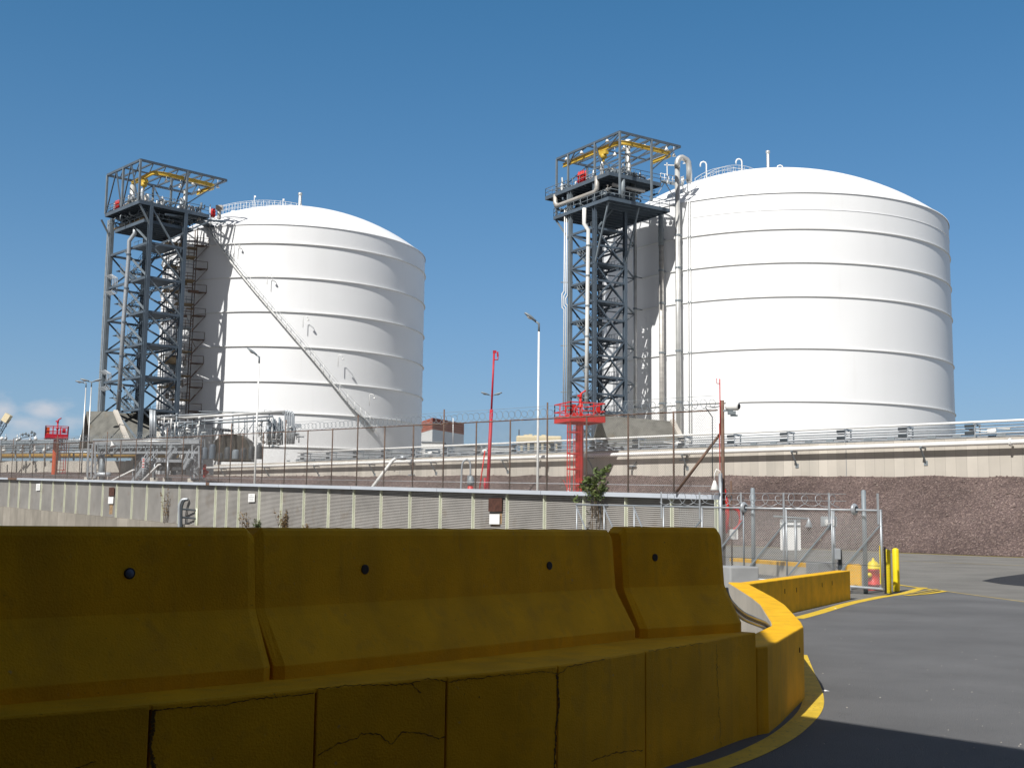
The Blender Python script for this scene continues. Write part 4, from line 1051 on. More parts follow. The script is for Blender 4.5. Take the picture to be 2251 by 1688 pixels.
for y in (621, 760, 862):
    p = P(1247, y, lf.y); mb = MB(); mb.bar(p - V((.9, 0, 0)), p + V((.8, 0, 0)), .12); mb.build('conduit_clamp', M['galv_dull'], TW2)
for z in lev2:
    a = q2(0, sr2, z); b = on_tank(1395, 700, C2, R2, 1.2); b = V((b.x, b.y, z)); mb = MB(); mb.bar(a, b, .16, .2, up=(0, 0, 1)); mb.bar(q2(sl2, sr2, z), b, .14, .16, up=(0, 0, 1)); mb.bar(a - V((0, 0, 2.3)), b, .10); mb.build('tank_tie', M['steel_mid'], TW2)
# pale ladder with a cage between the tower and the tank edge
lp = [P(1322, y, 157) for y in (905, 500)]
mb = MB()
for o in (-.25, .25): mb.bar(lp[0] + V((o, 0, 0)), V((lp[0].x + o, lp[0].y, lp[1].z)), .07)
z = lp[0].z
while z < lp[1].z: mb.bar(V((lp[0].x - .25, lp[0].y, z)), V((lp[0].x + .25, lp[0].y, z)), .04); z += .45
mb.build('ladder', M['white_steel'], TW2)
bottle_rack('red bottle rack standing on the deck of the right tower', q2(sl2 * .55, .3, dk2 + .05), el2, 4, 1.75, .36)

# ---- old scaffold stair between the left tower and its tank
root = thing('scaffold_stair', 'rusty brown scaffold stair squeezed between the left tower and its tank', 'scaffold', (P(378, 900, 171).x, 171, 0))
base = V(root.location); ax, ay = V((.90, .43, 0)).normalized(), V((-.43, .90, 0)).normalized()
rr = random.Random(4); ztop_ = P(380, 500, 171).z
zc = P(378, 905, 171).z; k = 0
for (i, j) in ((-1.9, -1), (0.1, -1), (2.1, -1), (-1.9, 1), (0.1, 1), (2.1, 1)):
    MB().tube([base + ax * i + ay * j, base + ax * (i + .3) + ay * j + V((0, 0, ztop_))], .07, 6).build('standard', M['rust_steel'] if (i + j) > -1 else M['galv_dull'], root)
while zc < ztop_ - 1.5:
    x0, x1 = (-2.1, .5) if k % 2 == 0 else (-.3, 2.3)
    c = base + ax * ((x0 + x1) / 2) + V((0, 0, zc))
    mb = MB(); mb.box(c, x1 - x0, 2.1, .14, ax, ay); mb.build('scaffold_boards', M['brown_insul'] if rr.random() < .6 else M['galv_dull'], root)
    mb = MB()
    for h in (.55, 1.05):
        for j in (-1.05, 1.05): mb.tube([base + ax * -2.1 + ay * j + V((0, 0, zc + h)), base + ax * 2.3 + ay * j + V((0, 0, zc + h))], .04, 5)
    for i in (-2.1, -1.0, .1, 1.2, 2.3): mb.tube([base + ax * i - ay * 1.05 + V((0, 0, zc)), base + ax * i - ay * 1.05 + V((0, 0, zc + 1.1))], .035, 5)
    mb.build('guard_rail', M['rust_steel'] if k % 3 else M['galv_dull'], root)
    s = 1 if k % 2 == 0 else -1
    mb = MB()
    for o in (-.35, .35): mb.bar(base + ax * (-.9 * s) + ay * o + V((0, 0, zc)), base + ax * (.9 * s) + ay * o + V((0, 0, zc + 1.8)), .05, .2, up=(0, 0, 1))
    for t in range(6): mb.box(base + ax * (-.9 * s + 1.8 * s * t / 6) + V((0, 0, zc + 1.8 * t / 6)), .22, .7, .04, ax, ay)
    mb.build('ladder_flight', M['galv_dull'], root)
    if k % 2 == 0:
        e = base + ax * 2.3 + V((0, 0, zc + .2)); mb = MB(); mb.box(e + ax * .95, 1.9, 1.2, .10, ax, ay)
        for j in (-.6, .6): mb.bar(e + ax * 1.85 + ay * j, e + ay * j - V((0, 0, 2.4)), .09); 
        for j in (-.6, .6): mb.tube([e + ax * 1.85 + ay * j, e + ax * 1.85 + ay * j + V((0, 0, 1.1))], .04, 5)
        mb.tube([e + ay * -.6 + V((0, 0, 1.1)), e + ax * 1.85 + ay * -.6 + V((0, 0, 1.1))], .04, 5); mb.build('bracket_platform', M['rust_steel'], root)
    zc += 1.8; k += 1
for i in range(46):
    z = rr.uniform(zF1(900), ztop_ - 3); p = base + ax * rr.uniform(-2.0, 2.3) + ay * rr.uniform(-1.1, .9) + V((0, 0, z)); mb = MB(); t_ = rr.random()
    if t_ < .45: mb.box(p, rr.uniform(.6, 1.6), rr.uniform(.05, .25), rr.uniform(.12, .9), ax, ay); mm = rr.choice([M['brown_insul'], M['brown_insul'], M['galv_dull'], M['white_steel'], M['rust_steel']])
    elif t_ < .8: mb.bar(p, p + ax * rr.uniform(-1.8, 1.8) + V((0, 0, rr.uniform(-1.9, 1.9))), .07); mm = rr.choice([M['rust_steel'], M['galv_dull'], M['brown_insul']])
    else: mb.tube([p, p + V((0, 0, rr.uniform(1, 4)))], .06, 6); mm = rr.choice([M['galv'], M['white_steel'], M['brown_insul']])
    mb.build('scaffold_plank' if t_ < .45 else 'scaffold_tube', mm, root)
for i in range(10):
    z = rr.uniform(zF1(890), ztop_ - 3); p = base + ax * rr.uniform(-1.7, 2) + ay * rr.uniform(-.9, .9) + V((0, 0, z)); mb = MB()
    mb.lathe(p, [(.01, 0), (.28, 0), (.28, .7), (.12, .85), (.01, .86)], 9); mb.build('scaffold_tank', rr.choice([M['silver'], M['white_steel'], M['silver_worn']]), root)
# grey gangway from the left tower deck to the tank roof, with its long brace
root = thing('gangway', 'grey railed gangway from the left tower to the tank roof', 'walkway', P(430, 470, 170))
A, B = q1(2.2, sr1 + 1.4, dk1 - .1), P(497, 470, 176); B.z = dk1 - .3
mb = MB(); mb.bar(A, B, 1.5, .2, up=(0, 0, 1)); mb.build('deck', M['steel_dark'], root)
d = (B - A).normalized(); n_ = V((-d.y, d.x, 0)).normalized()
for s in (-.75, .75):
    mb = MB()
    for h in (.6, 1.15): mb.tube([A + n_ * s + V((0, 0, h)), B + n_ * s + V((0, 0, h))], .045, 5)
    for k in range(7): p = A.lerp(B, k / 6) + n_ * s; mb.tube([p, p + V((0, 0, 1.15))], .04, 5)
    mb.build('handrail', M['galv'], root)
mb = MB(); mb.bar(q1(0, sr1 * .4, dk1 - 1.2), P(504, 490, 173), .26); mb.build('long_brace', M['steel_mid'], root)
mb = MB(); mb.tube([P(462, 450, 170), P(462, 496, 170)], .07, 6); mb.build('post', M['white_steel'], root)
p = P(482, 470, 172); mb = MB(); mb.box(p + V((0, 0, .9)), 1.0, .7, .7); mb.lathe(p, [(.3, -.8), (.3, .6), (.2, .8)], 10); mb.build('valve_box', M['silver_worn'], root)
# ================================================================ CORRUGATED WALL WITH ITS FENCE
WP = P(1206, 1083, 41.0); r_ = ray(-930, 1027); wd = V((r_.x, r_.y, 0)).normalized(); wz = r_.z / hypot(r_.x, r_.y)
wn_ = V((wd.y, -wd.x, 0))
if wn_.dot(V((0, -1, 0))) < 0: wn_ = -wn_                       # towards the camera
def wt(px, py=1100):
    p = pl(px, py, WP, wd); return (V((p.x, p.y, 0)) - V((WP.x, WP.y, 0))).dot(wd)
def wq(t, z, off=0.0): p = V((WP.x, WP.y, 0)) + wd * t + wn_ * off; return V((p.x, p.y, z))
def top_z(t): return WP.z + wz * t
def bot_z(t): return 0.395 + 0.032 * t
POST_PX = [-28, -4, 21, 43, 67, 92, 118, 144, 170, 199, 228, 259, 293, 325.5, 360.5, 397, 436, 477, 502, 528, 573, 622, 671.5, 726, 781.6, 841.5, 905, 972, 1044, 1119, 1201, 1288, 1380, 1480.6, 1578]
PT = [wt(x) for x in POST_PX]
wall = thing('corrugated_wall', 'long grey corrugated wall with pale green posts under the rusty fence', 'wall', wq(0, 0))
def sheet_panel(t0, t1):
    mb = MB(); n = 36; vs = []
    for t in (t0, t1):
        b, h = bot_z(t), top_z(t) - 0.05 - bot_z(t)
        for i in range(n):
            z = b + h * i / n; s = h / n
            for f, o in ((0, .0), (.28, .0), (.34, .05), (.94, .05)): vs.append(wq(t, z + s * f, o))
    m = 4 * n; fs = [(i, m + i, m + i + 1, i + 1) for i in range(m - 1)]
    mb.add(vs, fs); return mb.build('corrugated_panel', M['sheet'], wall)
for a, b in zip(PT[:-1], PT[1:]): sheet_panel(a, b)
for t in PT:
    mb = MB()
    b, h = bot_z(t), top_z(t) - 0.08
    mb.bar(wq(t, b - .02, .085), wq(t, h, .085), .115, .03, up=wn_.cross(V((0, 0, 1)))); mb.bar(wq(t, b - .02, .035), wq(t, h, .035), .02, .10, up=wn_.cross(V((0, 0, 1))))
    mb.build('post', M['wall_post'], wall)
for a, b in zip(PT[::3][:-1] + [PT[33]], PT[::3][1:] + [PT[34]]):
    mb = MB(); g_ = .012
    mb.bar(wq(a - g_, top_z(a) + .0, .09), wq(b + g_, top_z(b) + .0, .09), .36, .14, up=(0, 0, 1)); mb.build('cap_rail', M['cap'], wall)
def strip_mat(name, base_m, d, width, amt=0.22):
    "concrete whose cast strips differ a little in tone"
    m = M[base_m].copy(); m.name = name; n, l = m.node_tree.nodes, m.node_tree.links
    bs = n['Principled BSDF']; old = bs.inputs['Base Color'].links[0].from_socket
    geo = n.new('ShaderNodeNewGeometry'); dp = n.new('ShaderNodeVectorMath'); dp.operation = 'DOT_PRODUCT'; dp.inputs[1].default_value = tuple(d / width)
    l.new(geo.outputs['Position'], dp.inputs[0])
    fl = n.new('ShaderNodeMath'); fl.operation = 'FLOOR'; l.new(dp.outputs['Value'], fl.inputs[0])
    wh = n.new('ShaderNodeTexWhiteNoise'); wh.noise_dimensions = '1D'; l.new(fl.outputs[0], wh.inputs['W'])
    mr = n.new('ShaderNodeMapRange'); mr.inputs['To Min'].default_value = 1 - amt; mr.inputs['To Max'].default_value = 1 + amt * .35; l.new(wh.outputs['Value'], mr.inputs['Value'])
    fr = n.new('ShaderNodeMath'); fr.operation = 'FRACT'; l.new(dp.outputs['Value'], fr.inputs[0])
    ln = n.new('ShaderNodeMath'); ln.operation = 'GREATER_THAN'; ln.inputs[1].default_value = 0.035; l.new(fr.outputs[0], ln.inputs[0])
    l2 = n.new('ShaderNodeMapRange'); l2.inputs['To Min'].default_value = 0.72; l.new(ln.outputs[0], l2.inputs['Value'])
    mu = n.new('ShaderNodeMath'); mu.operation = 'MULTIPLY'; l.new(mr.outputs['Result'], mu.inputs[0]); l.new(l2.outputs['Result'], mu.inputs[1])
    vm = n.new('ShaderNodeVectorMath'); vm.operation = 'SCALE'; l.new(old, vm.inputs[0]); l.new(mu.outputs[0], vm.inputs['Scale'])
    l.new(vm.outputs['Vector'], bs.inputs['Base Color']); return m
M['concrete_old'] = mat('old base concrete', (0.30, 0.275, 0.235), 0.88, var=0.16, scale=.8, bump=.2, streak=[(1.4, .5, .4, (.19, .175, .15))])
M['base_strips'] = strip_mat('base wall concrete', 'concrete_old', wd, 1.9, 0.25)
mb = MB(); n = 24; ta, tb = PT[-1], PT[0] + 3
vs = []
for o, f in ((.22, 0), (.22, 1), (-.2, 1), (-.2, 0)):
    for i in range(n + 1):
        t = ta + (tb - ta) * i / n; p = wq(t, 0); vs.append(wq(t, bot_z(t) if f else g(p.x, p.y) - .3, o))
N = n + 1; fs = []
for i in range(n):
    for r in range(3): fs.append((r * N + i + 1, r * N + i, (r + 1) * N + i, (r + 1) * N + i + 1))
mb.add(vs, fs); mb.build('base_wall', M['base_strips'], wall)
# notices and rusty plates fixed on the wall
def wall_sign(label, x0, y0, x1, y1, m, name='sign', off=.12, lines=0, group=None):
    tm = wt((x0 + x1) / 2); a, b = pl(x0, (y0 + y1) / 2, wq(tm, 0, off), wd), pl(x1, (y0 + y1) / 2, wq(tm, 0, off), wd)
    zt, zb = pl((x0 + x1) / 2, y0, wq(tm, 0, off), wd).z, pl((x0 + x1) / 2, y1, wq(tm, 0, off), wd).z
    w = (a - b).length; c = (a + b) / 2; c.z = (zt + zb) / 2
    o = MB().box(c, w, .02, zt - zb, -wd if wd.x < 0 else wd, wn_ * -1).build(name, m, base=c, bevel=.004)
    tag(o, label, 'sign' if name == 'sign' else 'plate', group)
    ax = -wd if wd.x < 0 else wd
    for k in range(lines):
        ww = w * (.35, .78, .62, .66)[k % 4]; zz = c.z + (zt - zb) * (.30 - .2 * k)
        mb = MB(); mb.box(V((c.x, c.y, zz)) + wn_ * .012, ww, .004, (zt - zb) * .09, ax, wn_ * -1); mb.build('faded_line', M['sign_grey'], o)
wall_sign('small white notice with faded grey lines on the wall, second from the left post gap', 79.5, 1063, 88, 1078, M['sign_white'], lines=4)
wall_sign('white notice with faded grey lines on the wall above the dry weeds', 546, 1085, 560, 1103, M['sign_white'], lines=4)
wall_sign('blank white notice under the narrow rusty plate on the left part of the wall', 238, 1092, 249, 1107, M['sign_white'])
wall_sign('narrow dark rusty plate on the left part of the wall', 239.5, 1071, 251, 1090, M['rust_dark'], 'rusty_plate')
wall_sign('blank white square notice under the broad rusty plate', 1076, 1130, 1098, 1152, M['sign_white'], off=.12)
wall_sign('broad dark rusty plate hanging under the cap rail of the wall', 1074, 1095, 1103.5, 1124, M['rust_dark'], 'rusty_plate')

# rusty lengths of the cap rail and rust runs below the plates
for x0, x1 in ((22, 42), (461, 469)):
    a, b = wt(x0), wt(x1); mb = MB(); mb.bar(wq(a, top_z(a), .09), wq(b, top_z(b), .09), .366, .146, up=(0, 0, 1)); mb.build('rusty_cap_patch', M['rust_steel'], wall)
M['rust_run'] = mat('rust run', (.30, .20, .11), .8, var=.35, scale=6)
for x0, y0, x1, y1 in ((241, 1108, 247, 1130), (1099, 1126, 1103, 1152), (1080, 1153.5, 1100, 1156)):
    tm = wt((x0 + x1) / 2); a, b = pl(x0, y0, wq(tm, 0, .054), wd), pl(x1, y1, wq(tm, 0, .054), wd)
    MB().quad(V((a.x, a.y, b.z)), V((b.x, b.y, b.z)), V((b.x, b.y, a.z)), V((a.x, a.y, a.z))).build('rust_run', M['rust_run'], wall)
# chain link mesh as real crossing wires
def chain_link(name, parent, at, L, H, pitch, r, m):
    "at(s, h) gives a point on the fence plane"
    mb = MB(); nv = []; nf = []
    k0 = int(-H / pitch) - 1
    for sgn in (1, -1):
        s0 = k0 * pitch if sgn > 0 else 0.0
        while s0 < (L if sgn > 0 else L + H):
            a, b = (s0, 0.0), (s0 + H * sgn, H)
            # clip to the panel
            (x0, y0), (x1, y1) = a, b; f0, f1 = 0.0, 1.0; dx = x1 - x0
            for lim, sg in ((0.0, 1), (L, -1)):
                u0, u1 = (x0 - lim) * sg, (x1 - lim) * sg
                if u0 < 0 and u1 < 0: f0 = 2
                elif u0 < 0: f0 = max(f0, u0 / (u0 - u1))
                elif u1 < 0: f1 = min(f1, u0 / (u0 - u1))
            if f0 < f1 - 1e-4:
                p, q_ = at(x0 + dx * f0, H * f0), at(x0 + dx * f1, H * f1)
                x, y = frame(q_ - p); o = len(nv)
                for c in (p, q_):
                    for k in range(3): t = 2 * pi * k / 3; nv.append(c + x * r * cos(t) + y * r * sin(t))
                nf += [(o, o + 1, o + 4, o + 3), (o + 1, o + 2, o + 5, o + 4), (o + 2, o, o + 3, o + 5)]
            s0 += pitch
    mb.add(nv, nf, False); return mb.build(name, m, parent)
def razor(name, parent, at, L, R, pitch, r, m, seed=1):
    rr = random.Random(seed); pts = []; n = int(L / pitch * 12)
    ph = 0; jit = 1.0
    for i in range(n):
        if i % 12 == 0: jit = rr.uniform(.75, 1.15)
        t = 2 * pi * i / 12; pts.append(at(L * i / n + sin(t) * R * .55, R + R * jit * -cos(t), sin(t) * R * .8))
    mb = MB(); mb.tube(pts, r, 4); return mb.build(name, m, parent)
FT = [t for t in PT]
fence = thing('chain_link_fence', 'rusty chain link fence with razor wire along the top of the corrugated wall', 'fence', wq(0, top_z(0)))
FH = 2.62
for i, t in enumerate(FT[:-1]):
    ext = .58 if i in (32 - 2, 24, 22 + 5, 18, 14, 10, 6, 2, 21) else .03
    mb = MB(); mb.tube([wq(t, top_z(t) + .07, -.02), wq(t, top_z(t) + FH + ext, -.02)], .029, 8); mb.build('fence_post', M['rust_steel'], fence)
ta, tb = FT[-1], FT[0]
MB().tube([wq(ta, top_z(ta) + FH, -.02), wq(tb, top_z(tb) + FH, -.02)], .022, 8).build('top_rail', M['rust_steel'], fence)
MB().tube([wq(ta, top_z(ta) + .33, -.02), wq(tb, top_z(tb) + .33, -.02)], .010, 5).build('tension_wire', M['galv'], fence)
chain_link('chain_mesh', fence, lambda s, h: wq(ta + s, top_z(ta + s) + .08 + h, .03), tb - ta, FH - .1, .085, .0031, M['wire_old'])
razor('razor_wire', fence, lambda s, h, o: wq(ta + s, top_z(ta + s) + FH + .02 + h, o), (tb - ta) * .98, .17, .36, .0085, M['galv_dull'], 3)
MB().tube([wq(ta, top_z(ta) + FH + .45, 0), wq(tb, top_z(tb) + FH + .42, 0)], .006, 4).build('strand_wire', M['galv_dull'], fence)
MB().tube([P(1485, 1084, WP.y - 5.2), P(1585, 951, wq(ta, 0).y + .1)], .045, 8).build('corner_brace', M['rust_steel'], fence)

M['red_rust'] = mat('rusty red paint', (.26, .045, .035), .7, var=.35, scale=2)
# pole with the camera at the end of the wall
cpY = wq(ta, 0).y - .3
cb = P(1591, 1190, cpY); cb.z = g(cb.x, cb.y)
pole = thing('camera_pole', 'rusty grey pole at the end of the corrugated wall carrying a white camera', 'pole', cb)
tp = P(1593, 880, cpY)
MB().tube([cb, V((cb.x, cb.y, tp.z))], .055, 10).build('post', M['rust_steel'], pole)
MB().tube([cb + V((-.10, -.05, 0)), V((cb.x - .10, cb.y - .05, tp.z - .7))], .022, 7).build('red_conduit', M['red_rust'], pole)
a_ = P(1587, 833, cpY)
mb = MB(); mb.tube([V((cb.x - .07, cb.y, tp.z - 1.0)), V((cb.x - .07, cb.y, a_.z))], .018, 6); mb.tube([V((cb.x - .07, cb.y, a_.z - .14)), V((cb.x - .16, cb.y, a_.z - .14)), V((cb.x - .16, cb.y, a_.z + .02))], .014, 5); mb.build('antenna', M['red_deep'], pole)
c = P(1612, 893, cpY - .2); ax_ = V((.72, -.55, -.05)).normalized()
mb = MB(); mb.lathe(c - ax_ * .22, [(.01, 0), (.11, 0), (.13, .05), (.13, .36), (.10, .40), (.01, .40)], 14, True, axis=ax_); cam_ = mb.build('surveillance_camera', M['sign_white'], pole)
mb = MB(); mb.lathe(c + ax_ * .185, [(.085, 0), (.08, .012), (.01, .014)], 12, True, axis=ax_); mb.build('lens', M['black'], cam_)
mb = MB(); mb.box(c - V((.05, 0, .2)), .22, .16, .10); mb.bar(c - V((.02, 0, .12)), V((cb.x, cb.y, c.z - .12)), .06); mb.box(c - V((-.02, 0, .28)), .2, .12, .05); mb.build('camera_bracket', M['galv_dull'], pole)
pts = [P(1586, 892, cpY), P(1572, 895, cpY), P(1552, 893, cpY), P(1551.5, 896, cpY), P(1560, 908, cpY), P(1566, 917, cpY), P(1566, 980, cpY), P(1566, 1052, cpY)]
MB().tube(pts, .014, 5).build('hanging_cable', M['dark'], pole)
MB().tube([P(1583.5, 1040, cpY - .2), V((P(1583.5, 1100, cpY - .2).x, cpY - .2, .0))], .055, 8).build('corner_post', M['galv'], pole)
mb = MB(); p = P(1571, 1072, cpY - .3); mb.lathe(p, [(.03, .22), (.05, .16), (.13, -.06), (.12, -.07), (.01, -.05)], 12); mb.tube([p + V((0, 0, .2)), p + V((0, 0, .42)), p + V((.06, 0, .55)), p + V((.16, 0, .5)), p + V((.2, 0, .2))], .014, 5); mb.build('hooded_lamp', M['sign_white'], pole)

# plants growing on the wall
def leaf_cloud(mb, c, rad, n, size, r, flat=1.0):
    for i in range(n):
        d = V((r.gauss(0, 1), r.gauss(0, 1), r.gauss(0, 1) * flat)); d = d.normalized() * (r.random() ** .5)
        p = V(c) + V((d.x * rad[0], d.y * rad[1], d.z * rad[2]))
        a = V((r.gauss(0, 1), r.gauss(0, 1), r.gauss(0, .6))).normalized(); b = a.cross(V((r.gauss(0, 1), r.gauss(0, 1), r.gauss(0, 1)))).normalized(); s = size * r.uniform(.6, 1.3)
        mb.add([p - a * s, p + b * s * .42, p + a * s, p - b * s * .42], [(0, 1, 2, 3)])
def leafmat(name, c, c2):
    m = mat(name, c, .6, var=.3, scale=2.5, spots=[(1.7, .5, .8, c2)]); m.node_tree.nodes['Principled BSDF'].inputs['Transmission Weight'].default_value = 0.0; return m
M['leaf'] = leafmat('green leaves', (.085, .125, .035), (.13, .16, .04))
M['leaf_dry'] = leafmat('dry weed leaves', (.20, .13, .055), (.30, .20, .10))
M['bark'] = mat('thin stems', (.12, .085, .05), .9, var=.3)
rr = random.Random(21); sY = wq(wt(1300), 0).y - .75
root = thing('shrub', 'leggy green shrub growing up in front of the corrugated wall', 'shrub', V((P(1305, 1150, sY).x, sY, 0)))
mb = MB(); tips = []
for i in range(13):
    x0 = 1290 + rr.uniform(-2, 42); x1 = rr.choice([1283, 1293, 1300, 1312, 1322, 1330]) + rr.uniform(-8, 8)
    a = P(x0, 1180, sY); a.z = 0; b = P(x0 + (x1 - x0) * .3, 1115, sY + rr.uniform(-.1, .1)); c = P(x1, rr.uniform(1045, 1080), sY + rr.uniform(-.3, .3))
    mb.tube(smooth_line([a, b, c], 5), .012, 5, r2=.004); tips.append((b, c))
for x, y in ((1340, 1024), (1331, 1035), (1312, 1032), (1290, 1050), (1280, 1062)):
    a = tips[rr.randrange(len(tips))][1]; c = P(x, y, sY + rr.uniform(-.2, .2)); mb.tube([P(1305, 1075, sY), a.lerp(c, .6), c], .007, 5, r2=.003); tips.append((a.lerp(c, .5), c))
mb.build('stem', M['bark'], root)
mb = MB()
for b, c in tips:
    for k in range(5): leaf_cloud(mb, b.lerp(c, .45 + .55 * k / 4), (.11, .14, .09), 9, .055, rr)
for x, y, w, n in ((1312, 1060, .34, 110), (1300, 1070, .28, 60), (1320, 1048, .24, 80), (1333, 1032, .14, 60), (1340, 1025, .08, 26), (1290, 1057, .16, 50), (1281, 1070, .22, 60), (1267, 1096, .18, 36), (1326, 1075, .18, 60), (1345, 1088, .2, 14), (1310, 1100, .35, 16), (1300, 1130, .3, 8)):
    leaf_cloud(mb, P(x, y, sY), (w, .3, w * .75), n, .06, rr)
mb.build('leaves', M['leaf'], root)
def weed(label, px, py, Y, w, h, n, m, green=0, seed=1):
    r = random.Random(seed); b = P(px, py, Y); root = thing('weed', label, 'plant', b, 'dry weeds along the corrugated wall'); mb = MB(); ml = MB()
    for i in range(n):
        a = b + V((r.uniform(-w, w) * .6, r.uniform(-.1, .1), -.1)); c = a + V((r.uniform(-w, w) * .8, r.uniform(-.2, .1), h * r.uniform(.45, 1.0)))
        mb.tube(smooth_line([a, a.lerp(c, .5) + V((r.uniform(-.06, .06), 0, 0)), c], 3), .007, 4, r2=.003)
        for k in range(6): leaf_cloud(ml, a.lerp(c, r.uniform(.25, 1)), (.07, .07, .07), 3, .05, r)
    mb.build('stem', M['bark'], root); ml.build('leaves', m, root)
def wy(px, o=.4): return wq(wt(px), 0, o).y
weed('thin brown weeds climbing the wall left of the grey pipe loop', 371, 1146, wy(371), .5, 2.3, 16, M['leaf_dry'], 0, 3)
weed('bushy dry brown weed on the wall base right of the white notice', 629, 1164, wy(629), .45, 1.15, 26, M['leaf_dry'], 0, 4)
weed('low green weed beside the barrier joint under the white notice', 572, 1164, wy(572), .5, .75, 26, M['leaf'], 0, 5)
weed('sparse brown weed left of the white notice on the wall base', 543, 1158, wy(543), .35, .95, 12, M['leaf_dry'], 0, 6)
weed('small tuft of dry weed on the base right of the pale post', 676, 1164, wy(676), .2, .45, 8, M['leaf_dry'], 0, 7)
# grey pipe loop and hand rails at the wall
Yl = wy(412, .7); root = thing('pipe_loop', 'pair of grey bent pipes with two rails standing at the corrugated wall', 'pipe', V((P(396, 1150, Yl).x, Yl, g(P(396, 1150, Yl).x, Yl))))
for k in range(2):
    pts = [P(394 + k * 5, 1170, Yl - k * .1), P(394 + k * 5, 1118 + k * 4, Yl - k * .1), P(396.5 + k * 5, 1105 + k * 3, Yl - k * .1), P(402 + k * 4, 1098 + k * 2, Yl - k * .1), P(414, 1097.5 + k * 1.5, Yl - k * .1)]
    MB().tube(smooth_line(pts, 4), .085 if k == 0 else .06, 9).build('bent_pipe', M['galv'] if k == 0 else M['dark'], root)
for y in (1120, 1138): MB().tube([P(398, y - 1.5, Yl), P(432, y + 1.5, wy(432, .5))], .05, 7).build('rail', M['dark'], root)
MB().tube([P(433, 1117, wy(433, .5)), P(433, 1172, wy(433, .5))], .06, 7).build('rail_post', M['wall_post'], root)

# ================================================================ SLIDING GATE
GR, GL = P(1938, 1122, 28.7), P(1267, 1109, 37.0)
gd = V((GL.x - GR.x, GL.y - GR.y, 0)); GLEN = gd.length; gd.normalize(); gn = V((gd.y, -gd.x, 0))
if gn.dot(V((0, -1, 0))) < 0: gn = -gn
gsl = (GL.z - GR.z) / GLEN
def gs(px, py=1125): p = pl(px, py, GR, gd); return (V((p.x, p.y, 0)) - V((GR.x, GR.y, 0))).dot(gd)
def gq(s, h, off=0.0): p = V((GR.x, GR.y, 0)) + gd * s + gn * off; return V((p.x, p.y, h + gsl * s))
GT = GR.z; GB = 0.16
gate = thing('sliding_gate', 'long galvanised sliding gate with chain link mesh and slanting braces', 'gate', gq(0, 0))
V_PX = [1936, 1828, 1728, 1634, 1543, 1458.5, 1394, 1328, 1268]
VS = [gs(x) for x in V_PX]; VS[0] = 0.03
MB().tube([gq(0, GT), gq(GLEN, GT)], .027, 10).build('top_rail', M['galv'], gate)
MB().tube([gq(0, GB), gq(GLEN, GB)], .035, 10).build('bottom_rail', M['galv'], gate)
for i, s in enumerate(VS):
    MB().tube([gq(s, GB), gq(s, GT)], .022 if i else .03, 8).build('upright', M['galv'] if i != 3 else M['galv_dull'], gate)
    if i < 6:
        mb = MB(); mb.bar(gq(s + .04, GT - .34, .05), gq(s + .04, GT + .42, .05), .07, .035); mb.build('wire_arm', M['galv'], gate)
for i in range(8):
    a, b = VS[i], VS[i + 1]
    if i < 5: p, q_ = gq(a, GT - .36, .03), gq(b + .05, GB + .05, .03)
    else: p, q_ = gq(b, GT - .03, .03), gq(a + .1, GB, .03)
    MB().bar(p, q_, .036, .03, up=gn).build('diagonal_brace', M['galv_dull'] if i < 5 else M['galv'], gate)
s4 = VS[4] + .9
chain_link('chain_mesh', gate, lambda s, h: gq(s, GB + h, -.04), s4, GT - GB, .066, .0050, M['wire'])
razor('razor_wire', gate, lambda s, h, o: gq(1.2 + s, GT + .05 + h, o), VS[5] - 1.2, .17, .42, .008, M['galv'], 9)
for h in (.22, .4): MB().tube([gq(1.0, GT + h), gq(VS[5], GT + h)], .006, 4).build('strand_wire', M['galv'], gate)
MB().tube([gq(.05, (GT + GB) * .32, .04), gq(s4, (GT + GB) * .32, .04)], .006, 4).build('strand_wire', M['dark'], gate)
mb = MB(); a, b = P(1942.5, 1202, 28.6), P(1942.5, 1309, 28.6); c = gq(-.055, 0); mb.bar(V((c.x, c.y, .06)), V((c.x, c.y, a.z)), .03, .05, up=gn); mb.build('rubber_edge', M['black'], gate)
mb = MB(); c = gq(.04, 0, .06); mb.bar(V((c.x, c.y, a.z - .9)), V((c.x, c.y, a.z + .03)), .016, .02, up=gn); mb.build('yellow_strip', M['yellow_paint'], gate)
for s in (1.0, 1.35):
    mb = MB(); mb.lathe(gq(s, GB - .085, .04), [(.01, -.025), (.075, -.025), (.075, .025), (.01, .025)], 14, True, axis=gn); mb.build('wheel', M['dark'], gate)
mb = MB(); mb.bar(gq(.85, GB - .04, .1), gq(1.5, GB - .04, .1), .04, .08, up=(0, 0, 1)); mb.build('wheel_carriage', M['galv'], gate)
for k, (px, ytop, lab) in enumerate(((1656, 1075, 'thick galvanised guide post behind the middle of the gate'), (1901, 1080, 'thick galvanised guide post beside the red hydrant'))):
    c = pl(px, 1200, gq(0, 0, -.22), gd); s = (V((c.x, c.y, 0)) - V((GR.x, GR.y, 0))).dot(gd); c = gq(s, 0, -.22); c.z = g(c.x, c.y); root = thing('gate_guide_post', lab, 'post', c, 'gate guide posts'); t = P(px, ytop, c.y)
    mb = MB(); mb.tube([c, V((c.x, c.y, t.z))], .058, 12); mb.lathe(V((c.x, c.y, t.z)), [(.058, 0), (.045, .03), (.01, .04)], 12); mb.build('post', M['galv_dull'], root)
    mb = MB(); w = gq(s, GT + .02, .0) + gd * .10; tt = [(.085, 0), (.13, .03), (.15, .06), (.13, .09), (.085, .09), (.085, 0)]
    mb.lathe(w + gn * .02, [(r, z - .045) for r, z in tt], 16, True, axis=gd); mb.build('guide_roller', M['galv'], root)
    MB().bar(w, V((c.x, c.y, w.z)), .06, .05).build('roller_bracket', M['galv_dull'], root)
